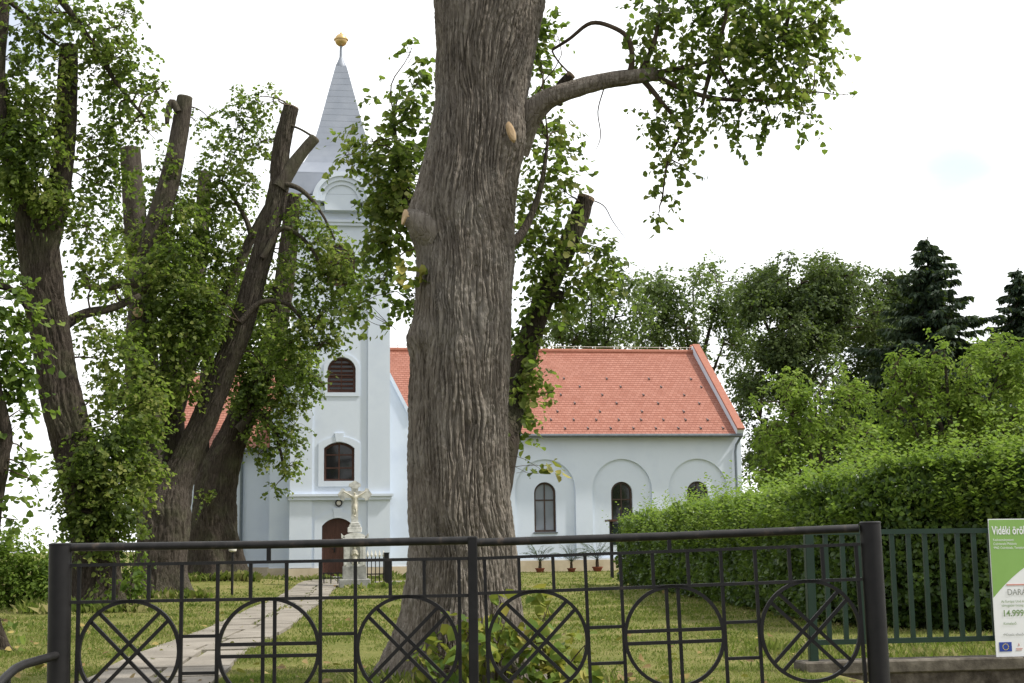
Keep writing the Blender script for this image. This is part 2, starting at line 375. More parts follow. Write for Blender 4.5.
class MB:
    """collects shapes in world coordinates, builds one mesh"""

    def __init__(s):
        s.v, s.f, s.uv = [], [], {}

    def add(s, verts, faces):
        b = len(s.v)
        s.v += [tuple(p) for p in verts]
        s.f += [tuple(i + b for i in f) for f in faces]
        return b

    def box(s, x0, x1, y0, y1, z0, z1):
        s.add([(x0, y0, z0), (x1, y0, z0), (x1, y1, z0), (x0, y1, z0), (x0, y0, z1), (x1, y0, z1), (x1, y1, z1), (x0, y1, z1)],
              [(0, 3, 2, 1), (4, 5, 6, 7), (0, 1, 5, 4), (1, 2, 6, 5), (2, 3, 7, 6), (3, 0, 4, 7)])
        return s

    def bar(s, a, b, w, d, side=Vector((0, 1, 0))):
        """rectangular bar from a to b, d thick along side, w across"""
        a, b = Vector(a), Vector(b)
        t = (b - a).normalized()
        sd = (side - t * side.dot(t)).normalized()
        n = t.cross(sd)
        q = [(-1, -1), (1, -1), (1, 1), (-1, 1)]
        vs = [p + n * (w / 2 * i) + sd * (d / 2 * j) for p in (a, b) for i, j in q]
        s.add(vs, [(0, 1, 2, 3), (7, 6, 5, 4), (0, 4, 5, 1), (1, 5, 6, 2), (2, 6, 7, 3), (3, 7, 4, 0)])
        return s

    def tube(s, pts, r, n=10, cap=True):
        pts = [Vector(p) for p in pts]
        rs = r if isinstance(r, (list, tuple)) else [r] * len(pts)
        t0 = (pts[1] - pts[0]).normalized()
        u = t0.orthogonal().normalized()
        vs, fs = [], []
        for i, p in enumerate(pts):
            t = (pts[min(i + 1, len(pts) - 1)] - pts[max(i - 1, 0)]).normalized()
            u = (u - t * u.dot(t)).normalized()
            w = t.cross(u)
            for k in range(n):
                a = 2 * math.pi * k / n
                vs.append(p + (u * math.cos(a) + w * math.sin(a)) * rs[i])
        for i in range(len(pts) - 1):
            for k in range(n):
                k2 = (k + 1) % n
                fs.append((i * n + k, i * n + k2, (i + 1) * n + k2, (i + 1) * n + k))
        if cap:
            fs.append(tuple(range(n - 1, -1, -1)))
            fs.append(tuple(range((len(pts) - 1) * n, len(pts) * n)))
        s.add(vs, fs)
        return s

    def lathe(s, c, prof, n=24):
        c = Vector(c)
        vs, fs = [], []
        for r, z in prof:
            for k in range(n):
                a = 2 * math.pi * k / n
                vs.append(c + Vector((r * math.cos(a), r * math.sin(a), z)))
        for i in range(len(prof) - 1):
            for k in range(n):
                k2 = (k + 1) % n
                fs.append((i * n + k, i * n + k2, (i + 1) * n + k2, (i + 1) * n + k))
        fs.append(tuple(range(n - 1, -1, -1)))
        fs.append(tuple(range((len(prof) - 1) * n, len(prof) * n)))
        s.add(vs, fs)
        return s

    def plate(s, outer, holes, y, reveal=0.0, back=None):
        """flat wall in XZ at y facing -Y, with holes whose sides go back by reveal; back = full thickness of the outline"""
        loops = [outer] + list(holes)
        vec = [[Vector((p[0], p[1], 0)) for p in lp] for lp in loops]
        flat = [(p[0], y, p[1]) for lp in loops for p in lp]
        tris = tessellate_polygon(vec)
        fs = []
        for t in tris:
            a, b, c = (flat[i] for i in t)
            nrm = (Vector(b) - Vector(a)).cross(Vector(c) - Vector(a))
            fs.append(tuple(t) if nrm.y < 0 else tuple(reversed(t)))
        s.add(flat, fs)
        if reveal:
            for h in holes:
                s.strip(h, y, y + reveal, inward=True)
        if back:
            s.strip(outer, y, y + back)
        return s

    def strip(s, lp, y0, y1, inward=False):
        n = len(lp)
        area = sum(lp[i][0] * lp[(i + 1) % n][1] - lp[(i + 1) % n][0] * lp[i][1] for i in range(n))
        vs = [(p[0], y0, p[1]) for p in lp] + [(p[0], y1, p[1]) for p in lp]
        fs = [(i, i + n, (i + 1) % n + n, (i + 1) % n) for i in range(n)]
        if (area > 0) == inward:
            fs = fs
        else:
            fs = [tuple(reversed(f)) for f in fs]
        s.add(vs, fs)

    def prism(s, outer, y0, y1, holes=()):
        """solid slab between y0 (front) and y1"""
        s.plate(outer, holes, y0, (y1 - y0) if holes else 0, y1 - y0)
        s.plate(outer, holes, y1)
        return s

    def build(s, name, mat, parent=None, smooth=False, bevel=0.0, uv=None):
        o0 = WLOC.get(parent.name, Vector((0, 0, 0))) if parent is not None else Vector((0, 0, 0))
        me = bpy.data.meshes.new(name)
        me.from_pydata([(p[0] - o0.x, p[1] - o0.y, p[2] - o0.z) for p in s.v], [], s.f)
        if bevel:
            bm = bmesh.new()
            bm.from_mesh(me)
            ed = [e for e in bm.edges if len(e.link_faces) == 2 and e.calc_face_angle(0) > 0.6]
            bmesh.ops.bevel(bm, geom=ed, offset=bevel, segments=1, affect='EDGES', profile=0.5)
            bm.to_mesh(me)
            bm.free()
        if uv:
            l = me.uv_layers.new(name='UVMap')
            for lp in me.loops:
                l.data[lp.index].uv = uv(me.vertices[lp.vertex_index].co + o0)
        me.update()
        o = link_mesh(name, me, mat, parent)
        if smooth:
            for p in me.polygons:
                p.use_smooth = True
            me.set_sharp_from_angle(angle=R(35))
        return o


def np_mesh(name, V, quads, mat, parent=None, smooth=False, tris=None):
    o0 = WLOC.get(parent.name, Vector((0, 0, 0))) if parent is not None else Vector((0, 0, 0))
    V = np.asarray(V, dtype=np.float32) - np.array(o0[:], dtype=np.float32)
    me = bpy.data.meshes.new(name)
    me.vertices.add(len(V))
    me.vertices.foreach_set('co', V.ravel())
    nq = len(quads)
    nt_ = 0 if tris is None else len(tris)
    loops = np.concatenate([np.asarray(quads).ravel(), (np.asarray(tris).ravel() if nt_ else np.zeros(0, int))]).astype(np.int32)
    me.loops.add(len(loops))
    me.loops.foreach_set('vertex_index', loops)
    me.polygons.add(nq + nt_)
    st = np.concatenate([np.arange(nq) * 4, nq * 4 + np.arange(nt_) * 3]).astype(np.int32)
    me.polygons.foreach_set('loop_start', st)
    if smooth:
        me.polygons.foreach_set('use_smooth', np.ones(nq + nt_, dtype=bool))
    me.update(calc_edges=True)
    return link_mesh(name, me, mat, parent)


# ------------------------------------------------------------------ noise and foliage helpers (numpy)
_perm = np.random.default_rng(5).permutation(256)
_perm = np.concatenate([_perm, _perm, _perm])
_grad = np.random.default_rng(6).normal(size=(256, 3))
_grad /= np.linalg.norm(_grad, axis=1)[:, None]


def perlin(x, y, z):
    x, y, z = np.broadcast_arrays(x, y, z)
    xi, yi, zi = (np.floor(a).astype(int) for a in (x, y, z))
    xf, yf, zf = x - xi, y - yi, z - zi
    u, v, w = (t * t * t * (t * (t * 6 - 15) + 10) for t in (xf, yf, zf))
    xi, yi, zi = xi & 255, yi & 255, zi & 255

    def g(a, b, c):
        h = _perm[_perm[_perm[(xi + a) & 255] + ((yi + b) & 255)] + ((zi + c) & 255)]
        gr = _grad[h & 255]
        return gr[..., 0] * (xf - a) + gr[..., 1] * (yf - b) + gr[..., 2] * (zf - c)

    def L(a, b, t):
        return a + (b - a) * t
    return L(L(L(g(0, 0, 0), g(1, 0, 0), u), L(g(0, 1, 0), g(1, 1, 0), u), v),
             L(L(g(0, 0, 1), g(1, 0, 1), u), L(g(0, 1, 1), g(1, 1, 1), u), v), w)


def norm(a):
    return a / np.maximum(np.linalg.norm(a, axis=-1, keepdims=True), 1e-9)


def resample(pts, rad, step):
    P = np.array([list(p) for p in pts], float)
    r = np.array(rad, float)
    seg = np.linalg.norm(np.diff(P, axis=0), axis=1)
    s = np.concatenate([[0], np.cumsum(seg)])
    n = max(3, int(s[-1] / step) + 1)
    t = np.linspace(0, s[-1], n)
    # Catmull-Rom style: Hermite with finite-difference tangents
    m = np.gradient(P, s, axis=0) if len(P) > 2 else np.repeat(((P[1] - P[0]) / s[-1])[None], 2, 0)
    i = np.clip(np.searchsorted(s, t, side='right') - 1, 0, len(s) - 2)
    h = (s[i + 1] - s[i])
    q = ((t - s[i]) / h)[:, None]
    h = h[:, None]
    out = (2 * q**3 - 3 * q**2 + 1) * P[i] + (q**3 - 2 * q**2 + q) * h * m[i] + (-2 * q**3 + 3 * q**2) * P[i + 1] + (q**3 - q**2) * h * m[i + 1]
    return out, np.interp(t, s, r), t


class NM:
    def __init__(s):
        s.V, s.Q, s.T, s.n = [], [], [], 0

    def add(s, V, Q, T=None):
        s.V.append(V)
        s.Q.append(np.asarray(Q).reshape(-1, 4) + s.n)
        if T is not None:
            s.T.append(np.asarray(T).reshape(-1, 3) + s.n)
        s.n += len(V)

    def build(s, name, mat, parent=None, smooth=False):
        return np_mesh(name, np.concatenate(s.V), np.concatenate(s.Q), mat, parent, smooth, np.concatenate(s.T) if s.T else None)


def limb(nm, pts, rad, sides=20, step=0.1, fur=0.012, freq=9.0, lump=0.08, seed=0.0, rfun=None, vert=0.10):
    P, r, s = resample(pts, rad, step)
    T = norm(np.gradient(P, axis=0))
    u = np.cross(T[0], [0.0, 1.0, 0.0])
    if np.linalg.norm(u) < 0.1:
        u = np.array([1.0, 0, 0])
    U = np.zeros_like(P)
    for i in range(len(P)):
        u = u - T[i] * np.dot(u, T[i])
        u /= np.linalg.norm(u)
        U[i] = u
    W = np.cross(T, U)
    th = np.linspace(0, 2 * np.pi, sides, endpoint=False)
    c, sn = np.cos(th)[None], np.sin(th)[None]
    rr = np.repeat(r[:, None], sides, 1)
    ss = s[:, None]
    if rfun is not None:
        rr = rfun(rr, P, th, s)
    if lump:
        rr = rr * (1 + lump * 2 * perlin(c * 1.3 + seed, sn * 1.3 + 3.1, ss * 1.1 + seed) + lump * perlin(c * 2.6 + seed, sn * 2.6 + 7.7, ss * 3.0))
    if fur:
        tw = 0.5 * perlin(c * 0.8, sn * 0.8 + seed, ss * 0.9) + 0.10 * perlin(c * 2.2, sn * 2.2 + seed, ss * 2.5) + 0.035 * perlin(c * 9, sn * 9 + seed, ss * 5) + 0.12 * ss
        c2, s2 = np.cos(th[None] + tw), np.sin(th[None] + tw)
        rm = float(np.median(r))
        n1 = perlin(c2 * rm * freq + seed, s2 * rm * freq, ss * freq * vert + seed)
        n2 = perlin(c2 * rm * freq * 2.1 + 9, s2 * rm * freq * 2.1 + seed, ss * freq * vert * 2.6)
        n3 = perlin(c2 * rm * freq * 3.0 + 5, s2 * rm * freq * 3.0 + seed, ss * freq * 1.1)
        g = np.maximum(np.exp(-np.abs(n1 / 0.065) ** 1.6), 0.75 * np.exp(-np.abs(n2 / 0.085) ** 1.6))
        g = g * (0.75 + 0.9 * perlin(c2 * rm * 5, s2 * rm * 5 + seed, ss * 3.0))
        rr = rr - fur * (g - 0.3) + fur * 0.40 * n3
    X = P[:, None] + (U[:, None] * c[..., None] + W[:, None] * sn[..., None]) * rr[..., None]
    n = len(P)
    V = np.concatenate([X.reshape(-1, 3), P[:1], P[-1:]])
    i, k = np.meshgrid(np.arange(n - 1), np.arange(sides), indexing='ij')
    k2 = (k + 1) % sides
    Q = np.stack([i * sides + k, i * sides + k2, (i + 1) * sides + k2, (i + 1) * sides + k], -1).reshape(-1, 4)
    kk = np.arange(sides)
    T1 = np.stack([np.full(sides, n * sides + 1), (n - 1) * sides + kk, (n - 1) * sides + (kk + 1) % sides], -1)
    nm.add(V, Q, T1)
    return P, r


def cut_end(p, d, r, parent, mat, name='cut_end'):
    d = Vector(d).normalized()
    u = d.orthogonal().normalized()
    w = d.cross(u)
    mb = MB()
    p = Vector(p)
    n = 18
    vs = []
    for off, k in ((-0.02, 1.0), (0.012, 0.97), (0.016, 0.55), (0.014, 0.0)):
        for i in range(n):
            a = 2 * math.pi * i / n
            j = 1 + 0.05 * math.sin(3 * a + p.x * 7)
            vs.append(p + d * off + (u * math.cos(a) + w * math.sin(a)) * (r * k * j))
    fs = [(q * n + i, q * n + (i + 1) % n, (q + 1) * n + (i + 1) % n, (q + 1) * n + i) for q in range(3) for i in range(n)]
    mb.add(vs, fs)
    return mb.build(name, mat, parent)


HEART = np.array([(0, 0, 0), (0.18, 0.46, 0.10), (0.62, 0.38, 0.07), (1.0, 0, -0.08), (0.62, -0.38, 0.07), (0.18, -0.46, 0.10)])
OVAL = np.array([(0, 0, 0), (0.3, 0.24, 0.06), (0.7, 0.22, 0.04), (1.0, 0, -0.06), (0.7, -0.22, 0.04), (0.3, -0.24, 0.06)])
RHOMB = np.array([(0, 0, 0), (0.45, 0.36, 0.05), (1.0, 0, -0.05), (0.45, -0.36, 0.05)])


def leaf_geo(P, T, Nn, S, shape):
    T = norm(T)
    B = norm(np.cross(Nn, T))
    Nn = np.cross(T, B)
    t = shape
    V = P[:, None] + S[:, None, None] * (t[None, :, 0:1] * T[:, None] + t[None, :, 1:2] * B[:, None] + t[None, :, 2:3] * Nn[:, None])
    k = len(shape)
    base = (np.arange(len(P)) * k)[:, None]
    if k == 6:
        Q = np.concatenate([base + np.array([[0, 3, 2, 1]]), base + np.array([[0, 5, 4, 3]])])
    else:
        Q = base + np.array([[0, 3, 2, 1]])
    return V.reshape(-1, 3), Q


class Crown:
    def __init__(s, seed, shape=HEART):
        s.rng = np.random.default_rng(seed)
        s.nm = NM()
        s.shape = shape

    def sprays(s, c, r, n, size, k=9, L=0.3, droop=0.6, power=0.45, flat=0.6):
        rng = s.rng
        ns = max(1, int(n / k))
        d0 = norm(rng.normal(size=(ns, 3)))
        rad = rng.random(ns) ** power
        # lumpy outline
        rad = rad * (1 + 0.45 * perlin(d0[:, 0] * 1.7 + c[0], d0[:, 1] * 1.7 + c[1], d0[:, 2] * 1.7 + c[2]) * 2)
        p = np.asarray(c) + d0 * rad[:, None] * np.asarray(r)
        d = norm(d0 * 0.6 + rng.normal(size=(ns, 3)) * 0.55 + np.array([0, 0, -0.25 * droop]))
        side = norm(np.cross(d, [0, 0, 1.0]) + 1e-6)
        k_ = k
        t = (np.arange(k_)[None] + rng.random((ns, k_))) / k_
        Ls = L * (0.5 + rng.random((ns, 1)))
        sg = np.where((np.arange(k_) % 2)[None] == 0, 1.0, -1.0)
        pos = p[:, None] + d[:, None] * (t * Ls)[..., None]
        pos[..., 2] -= droop * 0.5 * Ls * t * t
        pos = pos + rng.normal(size=pos.shape) * size * 0.25
        T = d[:, None] * 0.45 + side[:, None] * (sg * 0.8)[..., None] + rng.normal(size=pos.shape) * 0.35
        T[..., 2] -= droop * 0.7
        Nn = np.array([0, 0, 1.0]) * flat + rng.normal(size=pos.shape) * 0.45 + d0[:, None] * 0.35
        P = pos.reshape(-1, 3)
        S = size * (0.45 + 0.95 * rng.random(len(P)))
        s.nm.add(*leaf_geo(P, T.reshape(-1, 3), Nn.reshape(-1, 3), S, s.shape))
        return p

    def build(s, name, mat, parent):
        return s.nm.build(name, mat, parent)


def px_cluster(u, v, r, Y):
    c = at(u, v, Y)
    k = Y / FPX * 1.03
    return np.array(c[:]), np.array([r * k, r * k * 0.95, r * k * 0.88])


def twig(nm, a, b, r0, r1, rng, sag=0.0, sides=5):
    a, b = np.asarray(a, float), np.asarray(b, float)
    L = np.linalg.norm(b - a)
    m1 = a * 0.66 + b * 0.34 + rng.normal(size=3) * L * 0.07 + np.array([0, 0, sag * L])
    m2 = a * 0.33 + b * 0.67 + rng.normal(size=3) * L * 0.07 + np.array([0, 0, sag * L])
    P, rr, _ = resample([a, m1, m2, b], [r0, r0 * 0.7 + r1 * 0.3, r0 * 0.35 + r1 * 0.65, r1], max(0.06, L / 10))
    limb(nm, P[::1], rr, sides, 10.0 if False else max(0.06, L / 9), 0, 1, 0, 0)


def leafy(root, clusters, limbs, size, mat, seed, dens=1.0, shape=HEART, L=0.3, k=9, twigs=True, tw_r=0.02, name='crown', droop=0.6, twig_mat=None, depthspan=1.0):
    """clusters (u, v, r, Y[, density]); limbs: list of point arrays to hang branches from"""
    cr = Crown(seed, shape)
    rng = cr.rng
    tn = NM()
    pool = np.concatenate(limbs) if limbs else None
    area = 0.5 if shape is HEART else 0.30
    for cl in clusters:
        u, v, r, Y = cl[:4]
        de = cl[4] if len(cl) > 4 else 1.0
        c, rad = px_cluster(u, v, r, Y)
        rad[1] *= depthspan
        n = int(dens * de * 2.3 * math.pi * rad[0] * rad[2] / (area * size * size)) + k
        sp_ = cr.sprays(c, rad, n, size, k=k, L=L, droop=droop)
        if twigs and pool is not None:
            dd = np.linalg.norm((pool - c) * np.array([1, 1, 0.8]), axis=1) + np.where(pool[:, 2] > c[2] + 0.3, 0.8, 0)
            a = pool[np.argmin(dd)]
            twig(tn, a, c, tw_r, tw_r * 0.35, rng, 0.06)
            m = min(len(sp_), 7)
            for q in rng.choice(len(sp_), m, replace=False):
                twig(tn, c + (a - c) * 0.25 * rng.random(), sp_[q], tw_r * 0.4, tw_r * 0.12, rng, 0.03, 4)
    o = cr.build(name, mat, root)
    if tn.n:
        tn.build('branches', twig_mat or M['twig'], root, True)
    return o


# ================================================================== THE SETTING
def bumpz(x, y):
    z = 0.0 * x
    for bx, by, h, w in BUMPS:
        z = z + h * np.exp(-((x - bx) ** 2 + (y - by) ** 2) / (2 * w * w))
    return z


YM = 11.35          # big tree
T2Y, T3Y, T4Y = 27.0, 33.0, 42.0
xm = at(460, 600, YM).x
BUMPS = [(xm, YM, 0.06, 0.9), (at(95, 600, T2Y).x, T2Y, 0.06, 1.2), (at(160, 590, T3Y).x, T3Y, 0.08, 1.5), (at(215, 575, T4Y).x, T4Y, 0.29, 2.0)]
YW = 11.66
wx0 = at(805, 660, YW).x


def gz(x, y):
    x, y = np.asarray(x, float), np.asarray(y, float)
    z = bumpz(x, y) + 0.02 * perlin(x * 0.5, y * 0.5, 0 * x) * (y > 8)
    low = (y < 6.1) | ((x > wx0 + 0.2) & (y < YW + 0.05))
    return np.where(low, -0.5, z)


xs = np.concatenate([[-900, -400, -200, -100, -60, -40], np.arange(-30, wx0, 0.5), [wx0 + 0.15, wx0 + 0.19, wx0 + 0.21], np.arange(wx0 + 0.5, 36, 0.6), [45, 60, 100, 200, 400, 900]])
ys = np.concatenate([[-60, -30, -10, 0, 3, 5, 6.09, 6.11], np.arange(6.5, 11.4, 0.5), [YW - 0.1, YW + 0.04, YW + 0.06], np.arange(12, 70, 0.6), [76, 90, 130, 200, 400, 900, 1500]])
gx, gy = np.meshgrid(xs, ys, indexing='ij')
gV = np.stack([gx, gy, gz(gx, gy)], -1).reshape(-1, 3)
ii, jj = np.meshgrid(np.arange(len(xs) - 1), np.arange(len(ys) - 1), indexing='ij')
ny = len(ys)
gQ = np.stack([ii * ny + jj, (ii + 1) * ny + jj, (ii + 1) * ny + jj + 1, ii * ny + jj + 1], -1).reshape(-1, 4)
ground = np_mesh('ground', gV, gQ, M['ground'], None, True)
tag(ground, 'mown yellowish green churchyard lawn', 'ground', kind='structure')

pv = MB()
pv.box(-40, 40, -8, 5.9, -0.6, -0.47)
tag(pv.build('pavement', M['asphalt']), 'grey pavement outside the gate', 'pavement', kind='structure')

# path: cracked slabs in two strips, curving to the church door
pq = [gpt(140, 690), gpt(192, 655), gpt(247, 630), gpt(277, 612), gpt(300, 600), gpt(318, 588)]
pe = at(338, 575, 46)
pc = [(pq[0].x - 0.45, 6.5)] + [(p.x, p.y) for p in pq] + [(pe.x, 46)]
pp, pr, ps = resample([(a, b, 0) for a, b in pc], [0.5] * len(pc), 0.3)
rngp = random.Random(4)
path = MB()


def slab(x0, x1, y0, y1, xo):
    """xo(y) gives the centre line"""
    j = [rngp.uniform(-0.02, 0.02) for _ in range(8)]
    q = [(xo(y0) + x0 + j[0], y0 + j[1]), (xo(y0) + x1 + j[2], y0 + j[3]), (xo(y1) + x1 + j[4], y1 + j[5]), (xo(y1) + x0 + j[6], y1 + j[7])]
    b = 0.035 + rngp.uniform(-0.008, 0.008)
    zz = [float(gz(*p)) for p in q]
    path.add([(p[0], p[1], z + b) for p, z in zip(q, zz)] + [(p[0], p[1], z - 0.1) for p, z in zip(q, zz)],
             [(0, 1, 2, 3), (4, 5, 1, 0), (5, 6, 2, 1), (6, 7, 3, 2), (7, 4, 0, 3)])


xo = lambda y: float(np.interp(y, pp[:, 1], pp[:, 0]))
y = 6.4
while y < 43.5:
    d = rngp.choice([0.9, 1.0, 1.0, 1.2])
    if rngp.random() < 0.55:
        slab(-0.56, -0.03, y, y + d - 0.03, xo)
        slab(0.03, 0.56, y + 0.1, y + d + 0.07, xo)
    else:
        slab(-0.56, 0.08, y, y + d - 0.03, xo)
        slab(0.13, 0.56, y, y + d - 0.03, xo)
    y += d
# paved strip in front of the tower
for k in range(14):
    xa = pe.x - 3.2 + k * 0.8
    if k > 7:
        continue
    for yy in (44.0, 45.0, 46.0, 47.0, 48.0, 49.0):
        if abs(xa - pe.x + 0.4) < 0.9 or yy < 45.5:
            path.add([(xa, yy, 0.03), (xa + 0.77, yy, 0.03), (xa + 0.77, yy + 0.97, 0.03), (xa, yy + 0.97, 0.03)], [(0, 1, 2, 3)])
tag(path.build('path', M['path']), 'cracked grey slab path to the church door', 'path', kind='structure')

# grass blades
rg = np.random.default_rng(11)


def grass_patch(n, y0, y1, cond=None, h=(0.03, 0.075), power=1.0, ulim=(-40, 1064), fixed=None):
    if fixed is None:
        uy = rg.random(n)
        yy = 1 / (1 / y0 + uy * (1 / y1 - 1 / y0))
        uu = ulim[0] + (ulim[1] - ulim[0]) * rg.random(n)
        aa = (uu - 512) / FPX
        xx, yy = yy * (aa * cy + sy), yy * (cy - aa * sy)
    else:
        xx = fixed[0] + (fixed[1] - fixed[0]) * rg.random(n)
        yy = y0 + (y1 - y0) * rg.random(n)
    keep = ~((xx > wx0) & (yy < YW + 0.3))
    px = np.interp(yy, pp[:, 1], pp[:, 0])
    onp = (np.abs(xx - px) < 0.57) & (yy < 44)
    joint = onp & (np.abs(xx - px - 0.03) < 0.05)
    keep &= (~onp) | (joint & (rg.random(n) < 0.95)) | (onp & (np.abs(np.abs(xx - px) - 0.55) < 0.04) & (rg.random(n) < 0.5)) | (onp & (rg.random(n) < 0.02)) | (onp & (perlin(xx * 1.7, yy * 1.1, 0 * xx + 4) > 0.28) & (rg.random(n) < 0.5))
    keep &= ~((xx > pe.x - 3.2) & (xx < pe.x + 3.2) & (yy > 44) & (yy < 45.9) & (rg.random(n) < 0.95))
    keep &= yy < 58.6
    dens = perlin(xx * 0.9, yy * 0.9, 0 * xx) + 0.5 * perlin(xx * 3, yy * 3, 0 * xx)
    keep &= rg.random(n) < 0.62 + 1.3 * dens
    xx, yy, dens = xx[keep], yy[keep], dens[keep]
    m = len(xx)
    P = np.stack([xx, yy, gz(xx, yy) - 0.005], -1)
    hh = (h[0] + (h[1] - h[0]) * rg.random(m)) * (1 + 0.8 * np.clip(dens, -0.5, 1))
    hh *= np.clip(yy / 14, 1, 1.5)
    T = rg.normal(size=(m, 3)) * 0.38 + np.array([0, 0, 1.0])
    Nn = rg.normal(size=(m, 3)) * np.array([1, 1, 0.1])
    wd = np.clip(0.09 * yy / 10, 0.09, 0.35)
    bl = np.array([(0, 0, 0), (0.5, 1, 0), (1.0, 0.0, 0.06), (0.5, -1, 0)])
    T = norm(T)
    B = norm(np.cross(Nn, T))
    V = P[:, None] + hh[:, None, None] * (bl[None, :, 0:1] * T[:, None] + bl[None, :, 1:2] * wd[:, None, None] * B[:, None])
    V[:, 2] += (rg.normal(size=(m, 3)) * np.array([1, 1, 0])) * (hh * 0.25)[:, None]
    Q = (np.arange(m) * 4)[:, None] + np.array([[0, 3, 2, 1]])
    return V.reshape(-1, 3), Q


gn = NM()
gn.add(*grass_patch(280000, 10.0, 60, h=(0.015, 0.045)))
gn.add(*grass_patch(4200, YW + 0.3, 14.6, h=(0.04, 0.12), fixed=(wx0 - 0.3, wx0 + 6)))
gn.add(*grass_patch(1500, YM - 0.9, YM + 0.6, h=(0.05, 0.13), fixed=(xm - 0.9, xm + 1.2)))
gn.add(*grass_patch(1500, 49.8, 51.2, h=(0.06, 0.16), fixed=(pe.x - 8, pe.x + 6)))
gn.add(*grass_patch(900, 38.0, 40.4, h=(0.05, 0.14), fixed=(pe.x, pe.x + 2.6)))
for bu, bY in ((95, T2Y), (160, T3Y), (215, T4Y)):
    bx_ = at(bu, 600, bY).x
    gn.add(*grass_patch(1100, bY - 1.4, bY - 0.4, h=(0.06, 0.16), fixed=(bx_ - 1.2, bx_ + 1.2)))
gn.build('grass', M['grass'])
tag(bpy.data.objects['grass'], 'short mown grass blades on the lawn', 'grass', kind='stuff')


# dry leaves and bits scattered over the grass
nl = 900
yy = 1 / (1 / 10.0 + rg.random(nl) * (1 / 40.0 - 1 / 10.0))
uu = -30 + 900 * rg.random(nl)
aa = (uu - 512) / FPX
xx, yy = yy * (aa * cy + sy), yy * (cy - aa * sy)
ok_ = (rg.random(nl) < 0.25 + np.exp(-((xx - xm) ** 2 + (yy - YM) ** 2) / 3) + (xx < -2) * 0.35) & ~((xx > wx0) & (yy < YW + 0.3))
xx, yy = xx[ok_], yy[ok_]
nl = len(xx)
ln = NM()
ln.add(*leaf_geo(np.stack([xx, yy, gz(xx, yy) + 0.035 + 0.015 * rg.random(nl)], -1), rg.normal(size=(nl, 3)) * np.array([1, 1, 0.25]), rg.normal(size=(nl, 3)) * 0.4 + np.array([0, 0, 1.0]), 0.045 + 0.05 * rg.random(nl), HEART))
ln.build('fallen_leaves', leaf_mat('dry leaves', [(0.10, 0.06, 0.025), (0.22, 0.15, 0.06), (0.34, 0.27, 0.09)], 0.2, 2.0))
tag(bpy.data.objects['fallen_leaves'], 'dry fallen leaves lying scattered on the lawn', 'leaves', kind='stuff')


# ================================================================== CHURCH
def arch(x0, x1, z0, z1, rise=None, n=14):
    """outline of an arched opening, counter-clockwise; z1 is the crown"""
    w = (x1 - x0) / 2
    rise = w if rise is None else rise
    cx = (x0 + x1) / 2
    rad = (w * w + rise * rise) / (2 * rise)
    a0 = math.asin(min(1, w / rad))
    cz = z1 - rad
    pts = [(x0, z0), (x1, z0)]
    for i in range(n + 1):
        a = a0 - 2 * a0 * i / n
        pts.append((cx + rad * math.sin(a), cz + rad * math.cos(a)))
    return pts


YT, YG, YN, YL = 51.0, 52.3, 59.0, 55.5
tx0, tx1 = at(291, 500, YT).x, at(388.5, 500, YT).x
tcx = (tx0 + tx1) / 2
church = empty('church', (tcx, YT, 0), 'white country church with red tiled roof and tall grey spire', 'church')


def zt(v, Y=YT, u=340):
    return at(u, v, Y).z


def xt(u, Y=YT):
    return at(u, 450, Y).x


def frame_ring(mb, lp_outer, lp_inner, y0, y1):
    mb.prism(lp_outer, y0, y1, [lp_inner])


def inset(x0, x1, z0, z1, rise, d):
    return arch(x0 + d, x1 - d, z0 + d, z1 - d, None if rise is None else rise * (x1 - x0 - 2 * d) / (x1 - x0))


def make_window(x0, x1, z0, z1, y, rise, pane_mat, frame_mat, bars, louvre=False, label=None):
    fr = MB()
    o, i = inset(x0, x1, z0, z1, rise, 0.004), inset(x0, x1, z0, z1, rise, 0.085)
    fr.prism(o, y, y + 0.08, [i])
    w = 0.05
    for kind, p in bars:
        if kind == 'v':
            xx = x0 + (x1 - x0) * p
            top = z1 - 0.07 if abs(p - 0.5) < 0.1 else z1 - 0.3
            fr.box(xx - w / 2, xx + w / 2, y + 0.012, y + 0.07, z0 + 0.08, top)
        else:
            zz = z0 + (z1 - z0) * p
            fr.box(x0 + 0.08, x1 - 0.08, y + 0.016, y + 0.066, zz - w / 2, zz + w / 2)
    if louvre:
        k = int((z1 - z0) / 0.16)
        for q in range(k):
            zz = z0 + 0.12 + q * 0.16
            half = (x1 - x0) / 2 - 0.08
            if rise is None and zz > z1 - (x1 - x0) / 2:
                dz = zz - (z1 - (x1 - x0) / 2)
                half = math.sqrt(max(0.01, half * half - dz * dz)) - 0.02
            cx = (x0 + x1) / 2
            fr.bar((cx - half, y + 0.04, zz), (cx + half, y + 0.04, zz), 0.02, 0.13, Vector((0, 0.7, 0.7)))
    w_ = fr.build('window', frame_mat, church)
    pn = MB()
    pn.plate(i, [], y + 0.05)
    pn.build('pane', pane_mat, w_)
    if label:
        w_['label'] = label
    return w_


